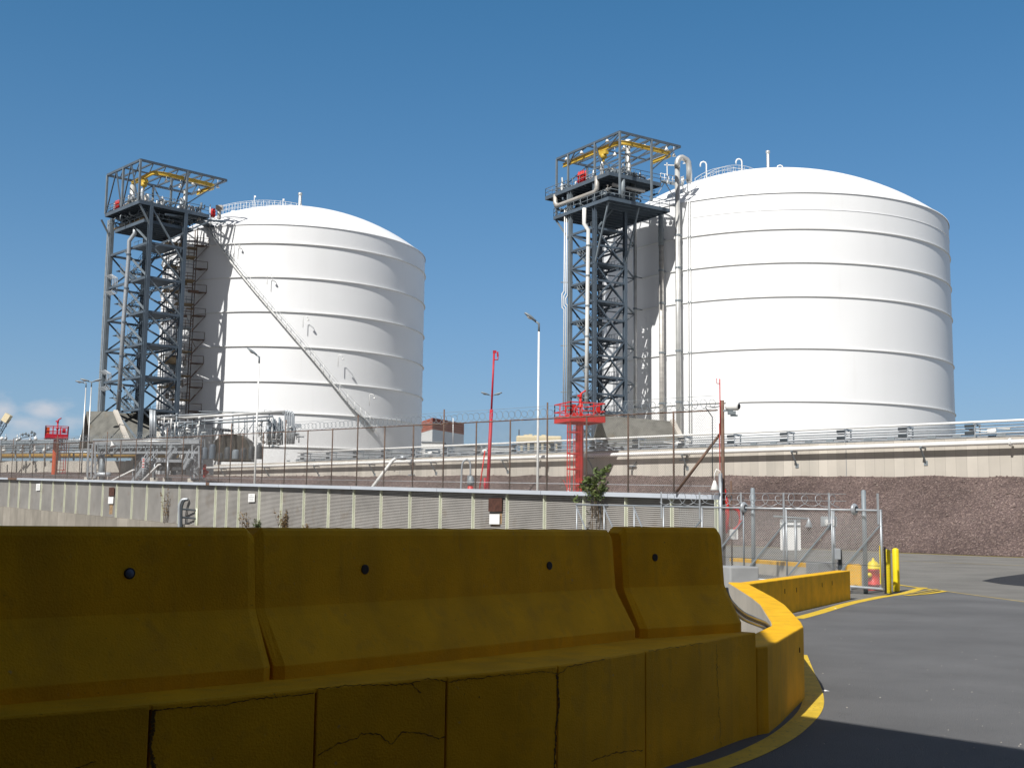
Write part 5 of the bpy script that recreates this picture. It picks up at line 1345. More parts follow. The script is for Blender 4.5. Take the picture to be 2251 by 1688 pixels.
# yellow bollards
def bollard(label, px, py, ytop, r=.09):
    c = G(px, py); h = P(px, ytop, c.y).z; root = thing('bollard', label, 'bollard', c, 'yellow bollards by the gate end')
    mb = MB(); mb.lathe(c, [(r, 0), (r, h - .05), (r * .85, h - .018), (r * .4, h), (.001, h + .003)], 20); mb.build('bollard_post', M['yellow_paint'], root)
    mb = MB(); mb.lathe(c, [(r * 1.5, 0), (r * 1.5, .01), (r * 1.04, .02)], 20); mb.build('base_collar', M['dark'], root)
bollard('shorter yellow bollard right behind the black gate edge', 1953, 1305, 1207, .08)
bollard('taller yellow bollard standing free to the right of the gate', 1971, 1301, 1204.5, .085)
# hydrant
hc = G(1921, 1297); hc.z = 0
hyd = thing('fire_hydrant', 'red fire hydrant with a yellow bonnet behind the gate mesh', 'hydrant', hc)
mb = MB(); mb.lathe(hc, [(.21, 0), (.21, .04), (.155, .05), (.15, .12), (.19, .13), (.19, .17), (.15, .18), (.15, .50), (.18, .51), (.18, .55), (.15, .56)], 20); mb.build('barrel', M['red'], hyd)
mb = MB(); mb.lathe(hc + V((0, 0, .56)), [(.19, 0), (.19, .045), (.16, .05), (.155, .10), (.11, .18), (.045, .21), (.04, .235), (.028, .24), (.028, .285), (.001, .287)], 20); mb.build('bonnet', M['yellow_paint'], hyd)
for ax_ in (V((-.75, -.66, 0)), V((.75, -.3, 0)), V((.3, .95, 0))):
    mb = MB(); ax_.normalize(); mb.lathe(hc + V((0, 0, .40)) + ax_ * .125, [(.055, 0), (.055, .07), (.068, .07), (.068, .11), (.03, .12), (.028, .15), (.001, .152)], 12, True, axis=ax_); mb.build('hose_nozzle', M['yellow_paint'] if ax_.x < 0 else M['red'], hyd)
# sign board seen from behind, with its lamp
sp = G(1748, 1255); sY = sp.y - .5
root = thing('sign_board', 'white sign board seen from behind on two grey posts, hooded lamp on top', 'sign', V((P(1740, 1255, sY).x, sY, 0)))
z0_, z1_ = P(1738, 1209, sY).z, P(1738, 1141, sY).z; xa, xb = P(1716, 1180, sY).x, P(1761, 1180, sY).x
mb = MB(); mb.box(((xa + xb) / 2, sY + .06, (z0_ + z1_) / 2), xb - xa, .03, z1_ - z0_); mb.build('panel', M['sign_white'], root)
for px, pb in ((1723, 1232), (1749, 1252)):
    x = P(px, 1200, sY).x; MB().tube([V((x, sY, 0)), V((x, sY, z1_ - .02))], .045, 10).build('post', M['galv'], root)
for z in (z1_ - .05, z1_ - .22): MB().bar(V((xa, sY + .02, z)), V((xb, sY + .02, z)), .05, .035).build('crosspiece', M['galv'], root)
MB().tube([V((xa - .25, sY, z1_ + .10)), V((xb + .05, sY, z1_ + .04)), V((xb + .22, sY, z1_ + .02))], .035, 7).build('lamp_arm', M['galv_dull'], root)
lp_ = P(1778, 1150, sY); mb = MB(); mb.lathe(lp_, [(.03, .16), (.05, .12), (.14, -.13), (.13, -.14), (.01, -.10)], 14); mb.tube([V((xb + .2, sY, z1_ + .02)), lp_ + V((-.02, 0, .2)), lp_ + V((0, 0, .14))], .03, 7); mb.build('hooded_lamp', M['galv'], root)
mb = MB(); mb.lathe(lp_ - V((0, 0, .14)), [(.075, 0), (.08, -.06), (.06, -.12), (.001, -.14)], 12); mb.build('lamp_lens', M['rust_dark'], root)
mb = MB(); b_ = P(1749, 1254, sY); mb.lathe(V((b_.x, sY, b_.z)), [(.16, -.02), (.16, .03), (.05, .05)], 12); mb.build('base_flange', M['galv'], root)
# lamp post with a white box behind the gate, and the entry control box
p = P(1833, 1200, 30.8); c = V((p.x, p.y, 0)); root = thing('lamp_post', 'slim grey post behind the gate with a small white lamp box', 'post', c)
MB().tube([c, V((c.x, c.y, P(1833, 1120, 30.8).z))], .045, 9).build('post', M['galv'], root)
mb = MB(); b_ = P(1823, 1148, 30.8); mb.box(b_, .22, .16, .16); mb.build('lamp_box', M['sign_white'], root); mb = MB(); mb.box(b_ - V((-.01, 0, .14)), .12, .1, .12); mb.build('lamp_lens', M['dark'], root)
mb = MB(); mb.box(b_ + V((.0, .06, .03)), .42, .05, .26); mb.build('back_plate', M['galv'], root)
p = P(1847, 1256, 29.6); c = V((p.x, p.y, 0)); root = thing('control_box', 'pale grey control box on a dark post behind the low gate wall', 'control box', c)
t_ = P(1847, 1208, 29.6).z; mb = MB(); mb.bar(c, V((c.x, c.y, t_)), .07, .08); mb.build('post', M['dark'], root)
mb = MB(); mb.box(V((c.x - .09, c.y - .09, P(1840, 1217, 29.6).z)), .14, .14, .27); mb.build('box', M['galv'], root, bevel=.01)
# rusty thin post with hose reel and small white sign at the wall end
p = P(1609, 1220, 36.5); c = V((p.x, p.y, 0)); root = thing('hose_post', 'thin rusty post with a red hose ring and a small white sign', 'post', c)
MB().tube([c, V((c.x, c.y, P(1611, 1057, 36.5).z))], .03, 8).build('post', M['rust_steel'], root)
ctr = P(1610, 1140, 36.6); mb = MB(); mb.tube([ctr + V((.26 * cos(t), 0, .34 * sin(t))) for t in [2 * pi * k / 20 for k in range(21)]], .055, 8); mb.build('hose_ring', M['red'], root)
MB().tube([P(1592, 1075, 36.4), P(1599, 1108, 36.4), P(1601, 1130, 36.4), P(1597, 1172, 36.4)], .05, 7).build('hose', M['red'], root)
mb = MB(); mb.box(P(1613, 1174, 36.2), .26, .02, .31); mb.build('sign_plate', M['sign_white'], root)
# ================================================================ DIKE WALL, PIPE RACK AND THINGS ON THE BERM
DO = 7.3                                                    # distance of the dike wall from the berm foot
DW = berm(0, DO)
def dt(px, off=DO, py=1000): p = pl(px, py, berm(0, off), FD); return (V((p.x, p.y, 0)) - berm(0, off)).dot(FD)
def dq(t, z, off=DO): p = berm(t, off); return V((p.x, p.y, z))
def pipe_z(t): return 7.12 + .0075 * max(0, t)
TE = dt(471)
M['dike_strips'] = strip_mat('dike wall concrete', 'concrete_light', FD, 0.72, 0.16)
wall2 = thing('dike_wall', 'long pale concrete dike wall above the gravel, white pipe on its face', 'wall', dq(0, 5))
n = 60; vs = []
for o, f in ((DO, 0), (DO, 1), (DO + .4, 1), (DO + .4, 0)):
    for i in range(n + 1):
        t = -70 + (TE + 70) * i / n; vs.append(dq(t, pipe_z(t) + .38 if f else 3.0, o))
N = n + 1; fs = []
for i in range(n):
    for r in range(3): fs.append((r * N + i + 1, r * N + i, (r + 1) * N + i, (r + 1) * N + i + 1))
fs += [(N - 1, 2 * N - 1, 3 * N - 1, 4 * N - 1)]
mb = MB(); mb.add(vs, fs); mb.build('wall_face', M['dike_strips'], wall2)
for px in (880, 1860): 
    t = dt(px); MB().bar(dq(t, 5, DO - .01), dq(t, pipe_z(t) + .3, DO - .01), .06, .03).build('joint_cover', M['concrete_grey'], wall2)
# white pipe on brackets in front of it
wp = thing('white_pipe', 'long white pipe carried on steel brackets along the face of the dike wall', 'pipe', dq(0, pipe_z(0), DO - .55))
MB().tube([dq(t, pipe_z(t), DO - .55) for t in (-70, -30, 0, 20, 40, 60, 80, TE + 1)], .165, 12).build('pipe', M['white_steel'], wp)
for px in (2035, 1752, 1511, 1305, 1117, 960, 825, 703, 594, 499):
    t = dt(px); mb = MB(); z = pipe_z(t) - .19
    mb.bar(dq(t, z, DO), dq(t, z, DO - .85), .10, .10); mb.bar(dq(t, z - .05, DO - .75), dq(t, z - 1.0, DO - .02), .09, .09); mb.box(dq(t, z - 1.0, DO - .02), .26, .05, .3, FD, FN)
    mb.build('bracket', M['galv_dull'], wp)
for px in (2230, 1190, 870):
    t = dt(px); mb = MB(); mb.lathe(dq(t, pipe_z(t), DO - .55), [(.165, -.06), (.26, -.06), (.26, .06), (.165, .06)], 12, False, axis=FD); mb.build('flange', M['white_steel'], wp)
# pipe rack along the top of the wall
rack = thing('pipe_rack', 'row of long galvanised pipes on stanchions running along the top of the dike wall', 'pipe rack', dq(0, 7.5, DO + .8))
RACK = [(1.50, .085, 'white_steel', .9), (1.28, .035, 'galv_dull', 1.3), (1.06, .055, 'galv', .9), (.92, .04, 'galv_dull', 1.2), (.70, .075, 'galv', .75), (.60, .05, 'white_steel', 1.5), (.52, .06, 'galv', 1.1), (.42, .05, 'dark', .7)]
TR = dt(655, DO + .9)
TL = [-70, -30, 0, 20, 40, 60, TR]
for dz, r, m, o in RACK: MB().tube([dq(t, pipe_z(t) + dz, DO + o) for t in TL], r, 8).build('rack_pipe', M[m], rack)
RX = [dt(x, DO + .9) for x in (2147, 2007, 1871, 1741, 1618)]; sp = (RX[-1] - RX[0]) / 4
t = RX[0] - 6 * sp; i = 0
while t < TR + 1:
    mb = MB(); z = pipe_z(t)
    for o in (.72, 1.55): mb.bar(dq(t, z - .2, DO + o), dq(t, z + 1.42, DO + o), .09, .09)
    mb.bar(dq(t, z + 1.36, DO + .6), dq(t, z + 1.36, DO + 1.7), .08, .1); mb.bar(dq(t, z + .5, DO + .6), dq(t, z + .5, DO + 1.7), .08, .1); mb.build('stanchion', M['galv'], rack)
    for k, (zz, s) in enumerate(((1.24, .42), (.78, .42))):
        mb = MB(); mb.box(dq(t + sp * .07, z + zz, DO + .68), sp * .14, .05, .20, FD, FN); mb.build('bracket_plate', M['dark'], rack)
    if i % 1 == 0:
        for k in (.25, .62):
            mb = MB(); mb.box(dq(t + sp * k, z + .60, DO + .62), sp * .12, .06, .13, FD, FN); mb.build('pipe_shoe', M['galv_dull'], rack)
    t += sp; i += 1
for px in (1478, 1050, 930, 2170): 
    t = dt(px); z = pipe_z(t); mb = MB(); mb.lathe(dq(t, z + .85, DO + .9), [(.01, -.3), (.16, -.25), (.16, .25), (.01, .3)], 10, True, axis=FD); mb.tube([dq(t - 1.2, z + .95, DO + .9), dq(t - .3, z + 1.05, DO + .9), dq(t + .4, z + .85, DO + .9), dq(t + 1.5, z + 1.0, DO + .9)], .05, 6); mb.build('valve', M['white_steel'], rack)
# small wall fittings on the dike wall
for px, y0, y1, lab in ((1504, 996, 1056, 'dark conduit with valve wheels on the dike wall behind the brace'), (906, 1008, 1050, 'bent dark conduit on the dike wall beside the slanting white pipe'), (1389, 1015, 1052, 'slim dark conduit low on the dike wall near the red tower')):
    t = dt(px, DO - .1); zt, zb = pl(px, y0, berm(0, DO - .1), FD).z, pl(px, y1, berm(0, DO - .1), FD).z
    root = thing('wall_conduit', lab, 'conduit', dq(t, zb, DO - .1), 'conduits on the dike wall'); MB().tube([dq(t, zb, DO - .12), dq(t, (zt + zb) / 2, DO - .12), dq(t - .2, zt - .3, DO - .12), dq(t - .5, zt, DO - .12)], .045, 6).build('conduit', M['dark'], root)
    for k in (.15, .75):
        mb = MB(); mb.bar(dq(t - .45, zb + (zt - zb) * k, DO - .15), dq(t + .45, zb + (zt - zb) * k, DO - .15), .10, .10); mb.build('valve_handle', M['galv_dull'], root)
# square frame hanging on the wall beside the red tower's shadow

# red monitor towers
def monitor_tower(label, px, Y, s, m, m2, side=-1, cr=.34, pm=None):
    pm = pm or m
    "s: platform half width in metres"
    pz = P(px, 926, Y) if px > 600 else P(px, 962, Y)
    bz = P(px, 1090, Y).z if px > 600 else P(px, 1038, Y).z
    base = V((pz.x, Y, bz)); root = thing('monitor_tower', label, 'tower', base, 'red fire monitor towers'); z = pz.z
    ax, ay = V((.92, .38, 0)).normalized(), V((-.38, .92, 0)).normalized()
    MB().lathe(base, [(cr, ground_z(base.x, Y) - bz - .3), (cr, z - bz)], 18).build('column', m, root)
    def q(u, v, h): return V((base.x, Y, z)) + ax * u * s + ay * v * s + V((0, 0, h))
    mb = MB(); mb.box(q(0, 0, .10), 2 * s, 2 * s, .12, ax, ay)
    for a, b in (((-1, -1), (1, -1)), ((1, -1), (1, 1)), ((1, 1), (-1, 1)), ((-1, 1), (-1, -1))): mb.bar(q(*a, .12), q(*b, .12), .10, .55, up=(0, 0, 1))
    mb.build('platform', pm, root)
    for a, b in (((-1, -1), (1, -1)), ((1, -1), (1, 1)), ((1, 1), (-1, 1)), ((-1, 1), (-1, -1))):
        mb = MB()
        for h in (.75, 1.4): mb.bar(q(*a, h), q(*b, h), .085, .085)
        for k in range(4): p = q(*a, .1).lerp(q(*b, .1), k / 3.0); mb.bar(p, p + V((0, 0, 1.32)), .085, .085)
        mb.build('platform_rail', m2, root)
    mb = MB(); mb.tube([q(.05, 0, 0), q(.05, 0, 1.95)], .10, 10); mb.lathe(q(.05, 0, 1.2), [(.1, -.12), (.17, -.12), (.17, .12), (.1, .12)], 10); c = q(.05, 0, 2.0)
    mb.tube([c - V((0, 0, .1)), c + V((.02, 0, .12)), c + V((.05, 0, .3)), c + V((.30, 0, .48)), c + V((.42, 0, .55))], [.12, .12, .09, .07, .085], 10); mb.box(c + V((-.1, 0, .12)), .32, .2, .16); mb.build('water_monitor', m2, root)
    mb = MB(); mb.box(q(-.80, -.9, .75), .42, .2, 1.0, ax, ay); mb.build('cabinet', m, root)
    mb = MB(); mb.box(q(.62, -.9, .85), .42, .12, .55, ax, ay); mb.build('cabinet', m2, root)
    # caged ladder beside the column, tied to it
    L0 = q(.62 * side, -.75 if side < 0 else .2, 0); L0.z = ground_z(L0.x, L0.y) - .1; H = z - L0.z
    for o in (-.55, .45):
        mb = MB(); 
        for v in (-.2, .3): mb.bar(L0 + ax * o + ay * v, L0 + ax * o + ay * v + V((0, 0, H)), .07, .07)
        k = 0
        while k * .42 < H: mb.bar(L0 + ax * o + ay * -.2 + V((0, 0, k * .42)), L0 + ax * o + ay * .3 + V((0, 0, k * .42)), .045, .045); k += 1
        mb.build('ladder_side', m2, root)
    mb = MB(); k = 0
    while k * .42 < H: mb.bar(L0 + ax * -.2 - ay * .2 + V((0, 0, k * .42)), L0 + ax * .2 - ay * .2 + V((0, 0, k * .42)), .04, .04); k += 1
    for o in (-.2, .2): mb.bar(L0 + ax * o - ay * .2, L0 + ax * o - ay * .2 + V((0, 0, H)), .06, .06)
    mb.build('ladder', m2, root)
    for f in (.12, .45, .62, .86):
        mb = MB(); h = V((0, 0, H * f)); mb.bar(L0 + ax * -.6 + h, V((base.x, Y, L0.z)) + h, .07, .10); mb.box(L0 - ax * .1 + h, 1.05, .5, .08, ax, ay); mb.build('tie', m, root)
    for f, f2 in ((.12, .40), (.64, .40), (.88, 1.0)):
        MB().bar(L0 + ax * .3 + V((0, 0, H * f)), V((base.x, Y, L0.z)) + V((0, 0, H * f2)), .05, .05).build('tie_brace', m2, root)
    return root
monitor_tower('red fire monitor tower with railed platform in front of the larger tank', 1274, 95.5, 1.55, M['red'], M['red'])
monitor_tower('smaller looking red fire monitor tower far left, orange faded column', 124, 150.0, 1.36, M['orange_red'], M['red_deep'], 1, .36, M['red_deep'])
mb = MB(); NX, NF = 40, 14; vs = []
for j in range(NF + 1):
    f = j / NF
    for i in range(NX + 1):
        px = -80 + 660 * i / NX; k = min(1.0, max(0.0, (px - 290) / 180)); Yf = 158 - 20.5 * k; yf = 1038 + 11 * k; yn = 1058 + 26 * max(0, px) / 600
        Y = 112 + (Yf - 112) * f; v = P(px, yn + (yf - yn) * f, Y); v.z += .18 * mnoise.noise(V((v.x * .4, v.y * .4, 0))); vs.append(v)
fr = [V((v.x, v.y - .3, 0)) for v in vs[:NX + 1]]; vs = fr + vs
mb.add(vs, [(j * (NX + 1) + i, j * (NX + 1) + i + 1, (j + 1) * (NX + 1) + i + 1, (j + 1) * (NX + 1) + i) for j in range(NF + 1) for i in range(NX)], True)
tag(mb.build('gravel_bank', M['gravel']), kind='structure')
p = P(1250, 1078, 94.5); root = thing('hose_box', 'small white tag plate at the foot of the red monitor tower', 'sign', p); MB().box(p, .30, .05, .40).build('plate', M['sign_white'], root); MB().bar(p, P(1238, 1055, 94.5), .05).build('handle', M['red'], root)

# lamp posts
def lamp_post(label, px0, py0, px1, py1, Y, r, size, dirx=-1, tilt=.62, arms=1):
    a, b = P(px0, py0, Y), P(px1, py1, Y); base = V(((a.x + b.x) / 2, Y, a.z - 4)); x = b.x
    base.x = a.x; base.z = min(base.z, ground_z(a.x, Y) - .1)
    root = thing('street_lamp', label, 'street lamp', base, 'street lamps in the yard')
    MB().tube([base, V((a.x, Y, b.z))], r * 1.2, 12, r2=r * .8).build('post', M['white_steel'] if Y < 120 else M['silver'], root)
    for k in range(arms):
        s = dirx if k == 0 else -dirx; c = V((a.x, Y, b.z))
        d = V((s * cos(tilt), -.15, sin(tilt))).normalized()
        mb = MB(); mb.tube([c - V((0, 0, .5 * size)), c, c + d * .35 * size], r * .95, 10); mb.build('lamp_arm', M['galv_dull'], root)
        h0 = c + d * .25 * size; mb = MB(); L = .95 * size
        X = V((0, 1, 0)); Z = d.cross(X).normalized()
        if Z.z < 0: Z = -Z
        vs = []; ns = 9; rings = [(0, .10, .07), (.12, .17, .10), (.35, .24, .13), (.62, .25, .13), (.85, .19, .10), (.97, .09, .06)]
        for f, w, h in rings:
            for j in range(ns): t = 2 * pi * j / ns; vs.append(h0 + d * (f * L) + X * (w * size * cos(t)) + Z * (h * size * sin(t) * (1 if sin(t) > 0 else .55)))
        fs = [(i * ns + j, i * ns + (j + 1) % ns, (i + 1) * ns + (j + 1) % ns, (i + 1) * ns + j) for i in range(len(rings) - 1) for j in range(ns)] + [tuple(range(ns))[::-1], tuple((len(rings) - 1) * ns + j for j in range(ns))]
        mb.add(vs, fs, True); hd = mb.build('lamp_head', M['galv_dull'], root)
        mb = MB(); mb.lathe(h0 + d * L * .52 - Z * .06 * size, [(.2 * size, 0), (.16 * size, .05 * size), (.01, .08 * size)], 12, True, axis=-Z); mb.build('lamp_glass', M['lamp_glass'], hd)
    return root
lamp_post('tall grey street lamp standing between the two tanks, nearest of the lamps', 1181.5, 1084, 1184, 712, 85, .085, 1.15)
lamp_post('grey street lamp in front of the smaller tank', 559.5, 1065, 569, 785, 104, .085, 1.12)
lamp_post('left lamp of the pair beside the left tower, slightly behind', 184, 940, 190, 842, 155, .09, 1.2, -1, .15)
lamp_post('right lamp of the pair beside the left tower, closer one', 194, 975, 207, 840, 150, .09, 1.25, -1, .25, 2)
lamp_post('distant two armed street lamp right behind the red mast', 1079, 985, 1082, 870, 230, .10, 1.9, -1, .28, 2)
# red masts
a, b = P(1071.0, 1105, 95), P(1086, 776, 95); root = thing('red_mast', 'tall thin red mast leaning slightly between the tanks', 'mast', a)
MB().tube([a, a.lerp(b, .62)], .15, 10).build('lower_tube', M['red_deep'], root); MB().tube([a.lerp(b, .6), b], .085, 10).build('upper_tube', M['red_deep'], root)
mb = MB(); mb.tube([b - V((0, 0, .55)), b + V((.32, 0, -.55)), b + V((.34, 0, -.1))], .06, 7); mb.box(b + V((.05, 0, .1)), .3, .15, .22); mb.box(b + V((.3, 0, -.1)), .14, .12, .4); mb.build('mast_head', M['red_deep'], root)
MB().tube([P(1053, 1085, 95), P(1066, 990, 95)], .055, 7).build('stay', M['red'], root); MB().tube([P(1066, 1050, 95), P(1066, 1085, 95)], .10, 8).build('winch', M['red_deep'], root)
# grey goose-neck vent pipe, red stand pipes, slanting white pipe
gy = 88
pts = [P(1013, 1085, gy), P(1015, 1035, gy), P(1017, 1018, gy), P(1024, 1010, gy), P(1031, 1013, gy), P(1034, 1022, gy), P(1034, 1045, gy)]
root = thing('gooseneck_pipe', 'grey goose-neck pipe bent like a hook in front of the dike wall', 'pipe', pts[0]); MB().tube(smooth_line(pts, 4), .07, 8).build('pipe', M['galv'], root)
mb = MB(); mb.lathe(P(1035, 1056, gy), [(.06, .4), (.2, .25), (.3, -.1), (.25, -.35), (.05, -.4)], 10); mb.box(P(1031, 1052, gy), .25, .3, .5); mb.build('vent_head', M['galv_dull'], root)
p = P(1034, 1090, gy); root = thing('red_standpipe', 'short red standpipe under the goose-neck vent', 'pipe', p); mb = MB(); mb.lathe(p, [(.22, -.5), (.22, .7), (.15, .75), (.15, .9), (.01, .92)], 12); mb.build('standpipe', M['red'], root)
MB().lathe(P(1021, 1090, gy), [(.12, -.3), (.12, .25), (.01, .3)], 10).build('stub', M['red'], root)
pts = [P(808, 1085, 100), P(863, 1012, 101), P(870, 1007.5, 101), P(886, 1007.5, 102), P(905, 1010, 102), P(903, 1018, 102)]
root = thing('slanting_pipe', 'white pipe slanting up over the gravel to a valve before the dike wall', 'pipe', pts[0]); MB().tube(pts[:3], .14, 10).build('pipe', M['white_steel'], root); MB().tube(pts[2:], .09, 8).build('pipe_end', M['galv'], root)
mb = MB(); mb.lathe(P(886, 1006, 102), [(.01, -.3), (.22, -.2), (.22, .2), (.01, .3)], 10, True, axis=(1, 0, 0)); mb.box(P(889, 1003, 102), .3, .2, .3); mb.build('valve', M['galv'], root)
def red_hydrant(label, px, py, Y, h):
    p = P(px, py, Y); root = thing('red_standpipe', label, 'hydrant', p); mb = MB(); mb.lathe(p, [(.3, -.3), (.3, .1), (.22, .12), (.22, h * .45), (.42, h * .5), (.42, h * .62), (.2, h * .66), (.16, h * .85), (.26, h * .88), (.05, h), (.01, h)], 12); mb.bar(p + V((-.45, 0, h * .56)), p + V((.45, 0, h * .56)), .26); mb.build('standpipe', M['red'], root)
red_hydrant('red hydrant standpipe on the gravel left of the dike wall end', 448.5, 1060, 128, 2.0)

# sloping slab shelters at the feet of the towers
def shelter(label, tl, tr, br, bl, Yt, Yb, th, m, back=None, name='slab_shelter'):
    A, B, C, D = P(*tl, Yt[0]), P(*tr, Yt[1]), P(*br, Yb[1]), P(*bl, Yb[0]); root = thing(name, label, 'shelter', (D + C) / 2)
    nrm = (B - A).cross(D - A).normalized()
    if nrm.y < 0: nrm = -nrm
    o = nrm * th; mb = MB(); mb.hexa([D, C, B, A], [D + o, C + o, B + o, A + o]); mb.build('sloping_slab', m, root)
    mb = MB(); mb.bar(B - o * .2, C - o * .2, .55, .35); mb.build('edge_beam', M['concrete_light'], root)
    # the far side of the tent and its posts
    run = V((A.x - D.x, A.y - D.y, 0)); A2, B2 = A + V((0, 0.1, 0)), B + V((0, .1, 0)); E_ = A + V((run.x, run.y, D.z - A.z)); H_ = B + V((run.x, run.y, C.z - B.z))
    mb = MB(); o2 = V((0, 0, -th)); mb.hexa([A2 + o2, B2 + o2, H_ + o2, E_ + o2], [A2, B2, H_, E_]); mb.build('back_slab', m, root)
    return root
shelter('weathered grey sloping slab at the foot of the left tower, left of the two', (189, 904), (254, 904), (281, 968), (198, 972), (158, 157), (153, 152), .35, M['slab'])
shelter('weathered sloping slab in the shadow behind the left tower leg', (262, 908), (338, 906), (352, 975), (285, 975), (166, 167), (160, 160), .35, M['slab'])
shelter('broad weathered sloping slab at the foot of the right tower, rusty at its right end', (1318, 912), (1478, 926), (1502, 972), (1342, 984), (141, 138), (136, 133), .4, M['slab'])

# ---------------------------------------------------------------- left side: pipe bridge, stairs, pipework
wl_ = thing('dike_wall', 'lower concrete wall at the far left below the ochre pipe', 'wall', P(130, 1040, 165))
A, B = P(-60, 1013, 172), P(272, 1013, 160); d = V((B.x - A.x, B.y - A.y, 0)).normalized(); nn = V((-d.y, d.x, 0)) * .4
mb = MB(); mb.hexa([V((A.x, A.y, 1)), V((B.x, B.y, 1)), V((B.x, B.y, 1)) + nn, V((A.x, A.y, 1)) + nn], [A, B, B + nn, A + nn]); mb.build('wall_face', M['dike_strips'], wl_)
for x0, x1 in ((276, 289), (296, 340)): 
    a, b = P(x0, 1012, 158), P(x1, 1012, 158); mb = MB(); mb.box(((a.x + b.x) / 2, 158.4, a.z / 2), b.x - a.x, .6, a.z); mb.build('pier', M['concrete'] if x0 < 290 else M['dike_strips'], wl_)
root = thing('ochre_pipe', 'long ochre lagged pipe lying above the far left wall', 'pipe', P(150, 1001, 168)); MB().tube([P(-60, 1001, 174), P(390, 1000, 162)], .42, 10).build('pipe', M['ochre'], root)
# pipe runs at the far left
root = thing('pipe_rack', 'bundle of grey pipes on low frames at the far left in front of the horizon', 'pipe rack', P(100, 990, 165))
for y, r, m in ((966, .16, 'galv'), (971, .22, 'galv_dull'), (976, .12, 'galv'), (981, .20, 'steel_mid'), (987, .14, 'galv_dull'), (993, .16, 'galv')):
    MB().tube([P(-60, y + 3, 170), P(345, y, 160)], r, 8).build('rack_pipe', M[m], root)
for k in range(12):
    x = -30 + k * 32; mb = MB(); mb.bar(P(x, 1012, 166), P(x, 962, 166), .2); mb.bar(P(x - 4, 990, 165.5), P(x + 8, 984, 165.5), .15); mb.build('stanchion', M['galv_dull'], root)
rr = random.Random(31)
for k in range(26):
    x = rr.uniform(0, 330); y = rr.choice([964, 967, 985, 990]); p = P(x, y, 164.5); mb = MB(); mb.lathe(p, [(.01, -.25), (.22, -.2), (.22, .2), (.01, .25)], 8, True, axis=(rr.uniform(-1, 1), .3, rr.uniform(0, 1))); mb.tube([p, p + V((0, 0, rr.uniform(.3, .9)))], .06, 5); mb.build('valve', rr.choice([M['white_steel'], M['galv'], M['silver']]), root)
# pipe bridge with two lattice trestles
def trestle(root, x0, x1, yt, yb, Y, m):
    a, b, c, d_ = P(x0, yt, Y), P(x1, yt, Y), P(x0 - 3, yb, Y), P(x1 + 1, yb, Y)
    mb = MB()
    for o in (0, 1.2):
        v = V((0, o, 0)); mb.bar(a + v, c + v, .16); mb.bar(b + v, d_ + v, .16); n = 4
        for k in range(n + 1): mb.bar(a.lerp(c, k / n) + v, b.lerp(d_, k / n) + v, .10)
        for k in range(n):
            p0, p1 = (a.lerp(c, k / n), b.lerp(d_, (k + 1) / n)) if k % 2 else (b.lerp(d_, k / n), a.lerp(c, (k + 1) / n)); mb.bar(p0 + v, p1 + v, .08)
    mb.build('trestle', m, root)
    for p in (c, d_): MB().lathe(p + V((0, .6, -.5)), [(.55, 0), (.55, .6), (.01, .6)], 12).build('footing', M['concrete'], root)
bY = 128
root = thing('pipe_bridge', 'grey pipe bridge on lattice trestles crossing in front of the left tower', 'pipe bridge', P(320, 1050, bY))
trestle(root, 195, 209, 976, 1050, bY, M['galv']); trestle(root, 423, 437, 978, 1053, bY - 2, M['galv'])
for y0, y1, r, m in ((967, 966, .11, 'galv'), (971, 969, .09, 'silver'), (979, 976, .17, 'galv_dull'), (985, 983, .17, 'galv_dull'), (991, 990, .13, 'steel_mid'), (996, 996, .15, 'steel_mid')):
    MB().tube([P(205, y0, bY + .4), P(445, y1, bY - 1.4)], r, 8).build('bridge_pipe', M[m], root)
mb = MB(); mb.bar(P(398, 971, bY - 1.8), P(438, 971, bY - 2.2), .15, .45, up=(0, 0, 1)); mb.bar(P(205, 974, bY - .5), P(438, 975, bY - 2), .18, .25, up=(0, 0, 1)); mb.bar(P(205, 995, bY - .5), P(438, 994, bY - 2), .18, .25, up=(0, 0, 1)); mb.build('bridge_beam', M['galv'], root)
for k in range(13): 
    x = 215 + k * 17.5; mb = MB(); mb.bar(P(x, 974, bY - 1), P(x, 995, bY - 1), .1); mb.bar(P(x, 995, bY - 1), P(x + 17, 975, bY - 1), .07); mb.build('bridge_hanger', M['galv_dull'], root)
for px, m in ((225, 'galv_dull'), (318, 'galv'), (338, 'galv_dull'), (368, 'galv')):
    a = P(px, 1052, bY); MB().tube([V((a.x, bY, a.z - 1)), P(px, 995, bY)], .30 if px in (225, 318) else .13, 10).build('bridge_leg', M[m], root)
    if px > 330: MB().lathe(a + V((0, 0, -.6)), [(.5, 0), (.5, .7), (.01, .7)], 12).build('footing', M['concrete'], root)
def steps(label, x0, y0, x1, y1, Y, w, n=11):
    a, b = P(x0, y0, Y), P(x1, y1, Y); root = thing('steel_stairs', label, 'stairs', b, 'steel stairs under the pipe bridge'); ay = V((.25, 1, 0)).normalized() * w / 2
    for s in (-1, 1):
        mb = MB(); mb.bar(a + ay * s, b + ay * s, .08, .3, up=(0, 0, 1)); mb.build('stringer', M['galv'], root)
        mb = MB()
        for h in (.5, 1.0): mb.tube([a + ay * s + V((0, 0, h)), b + ay * s + V((0, 0, h))], .04, 5)
        for k in range(6): p = a.lerp(b, k / 5) + ay * s; mb.tube([p, p + V((0, 0, 1))], .035, 5)
        mb.build('handrail', M['galv'], root)
    mb = MB()
    for k in range(n): mb.box(a.lerp(b, (k + .5) / n), .3, w, .05, V((b.x - a.x, b.y - a.y, 0)), None)
    mb.build('treads', M['galv_dull'], root)
steps('long grey stairs running down to the left from the pipe bridge', 338, 1006, 298, 1058, 124, 1.3)
steps('short upper grey stairs between the bridge platform and the pipes', 383, 996, 370, 1015, 126, 1.1, 7)
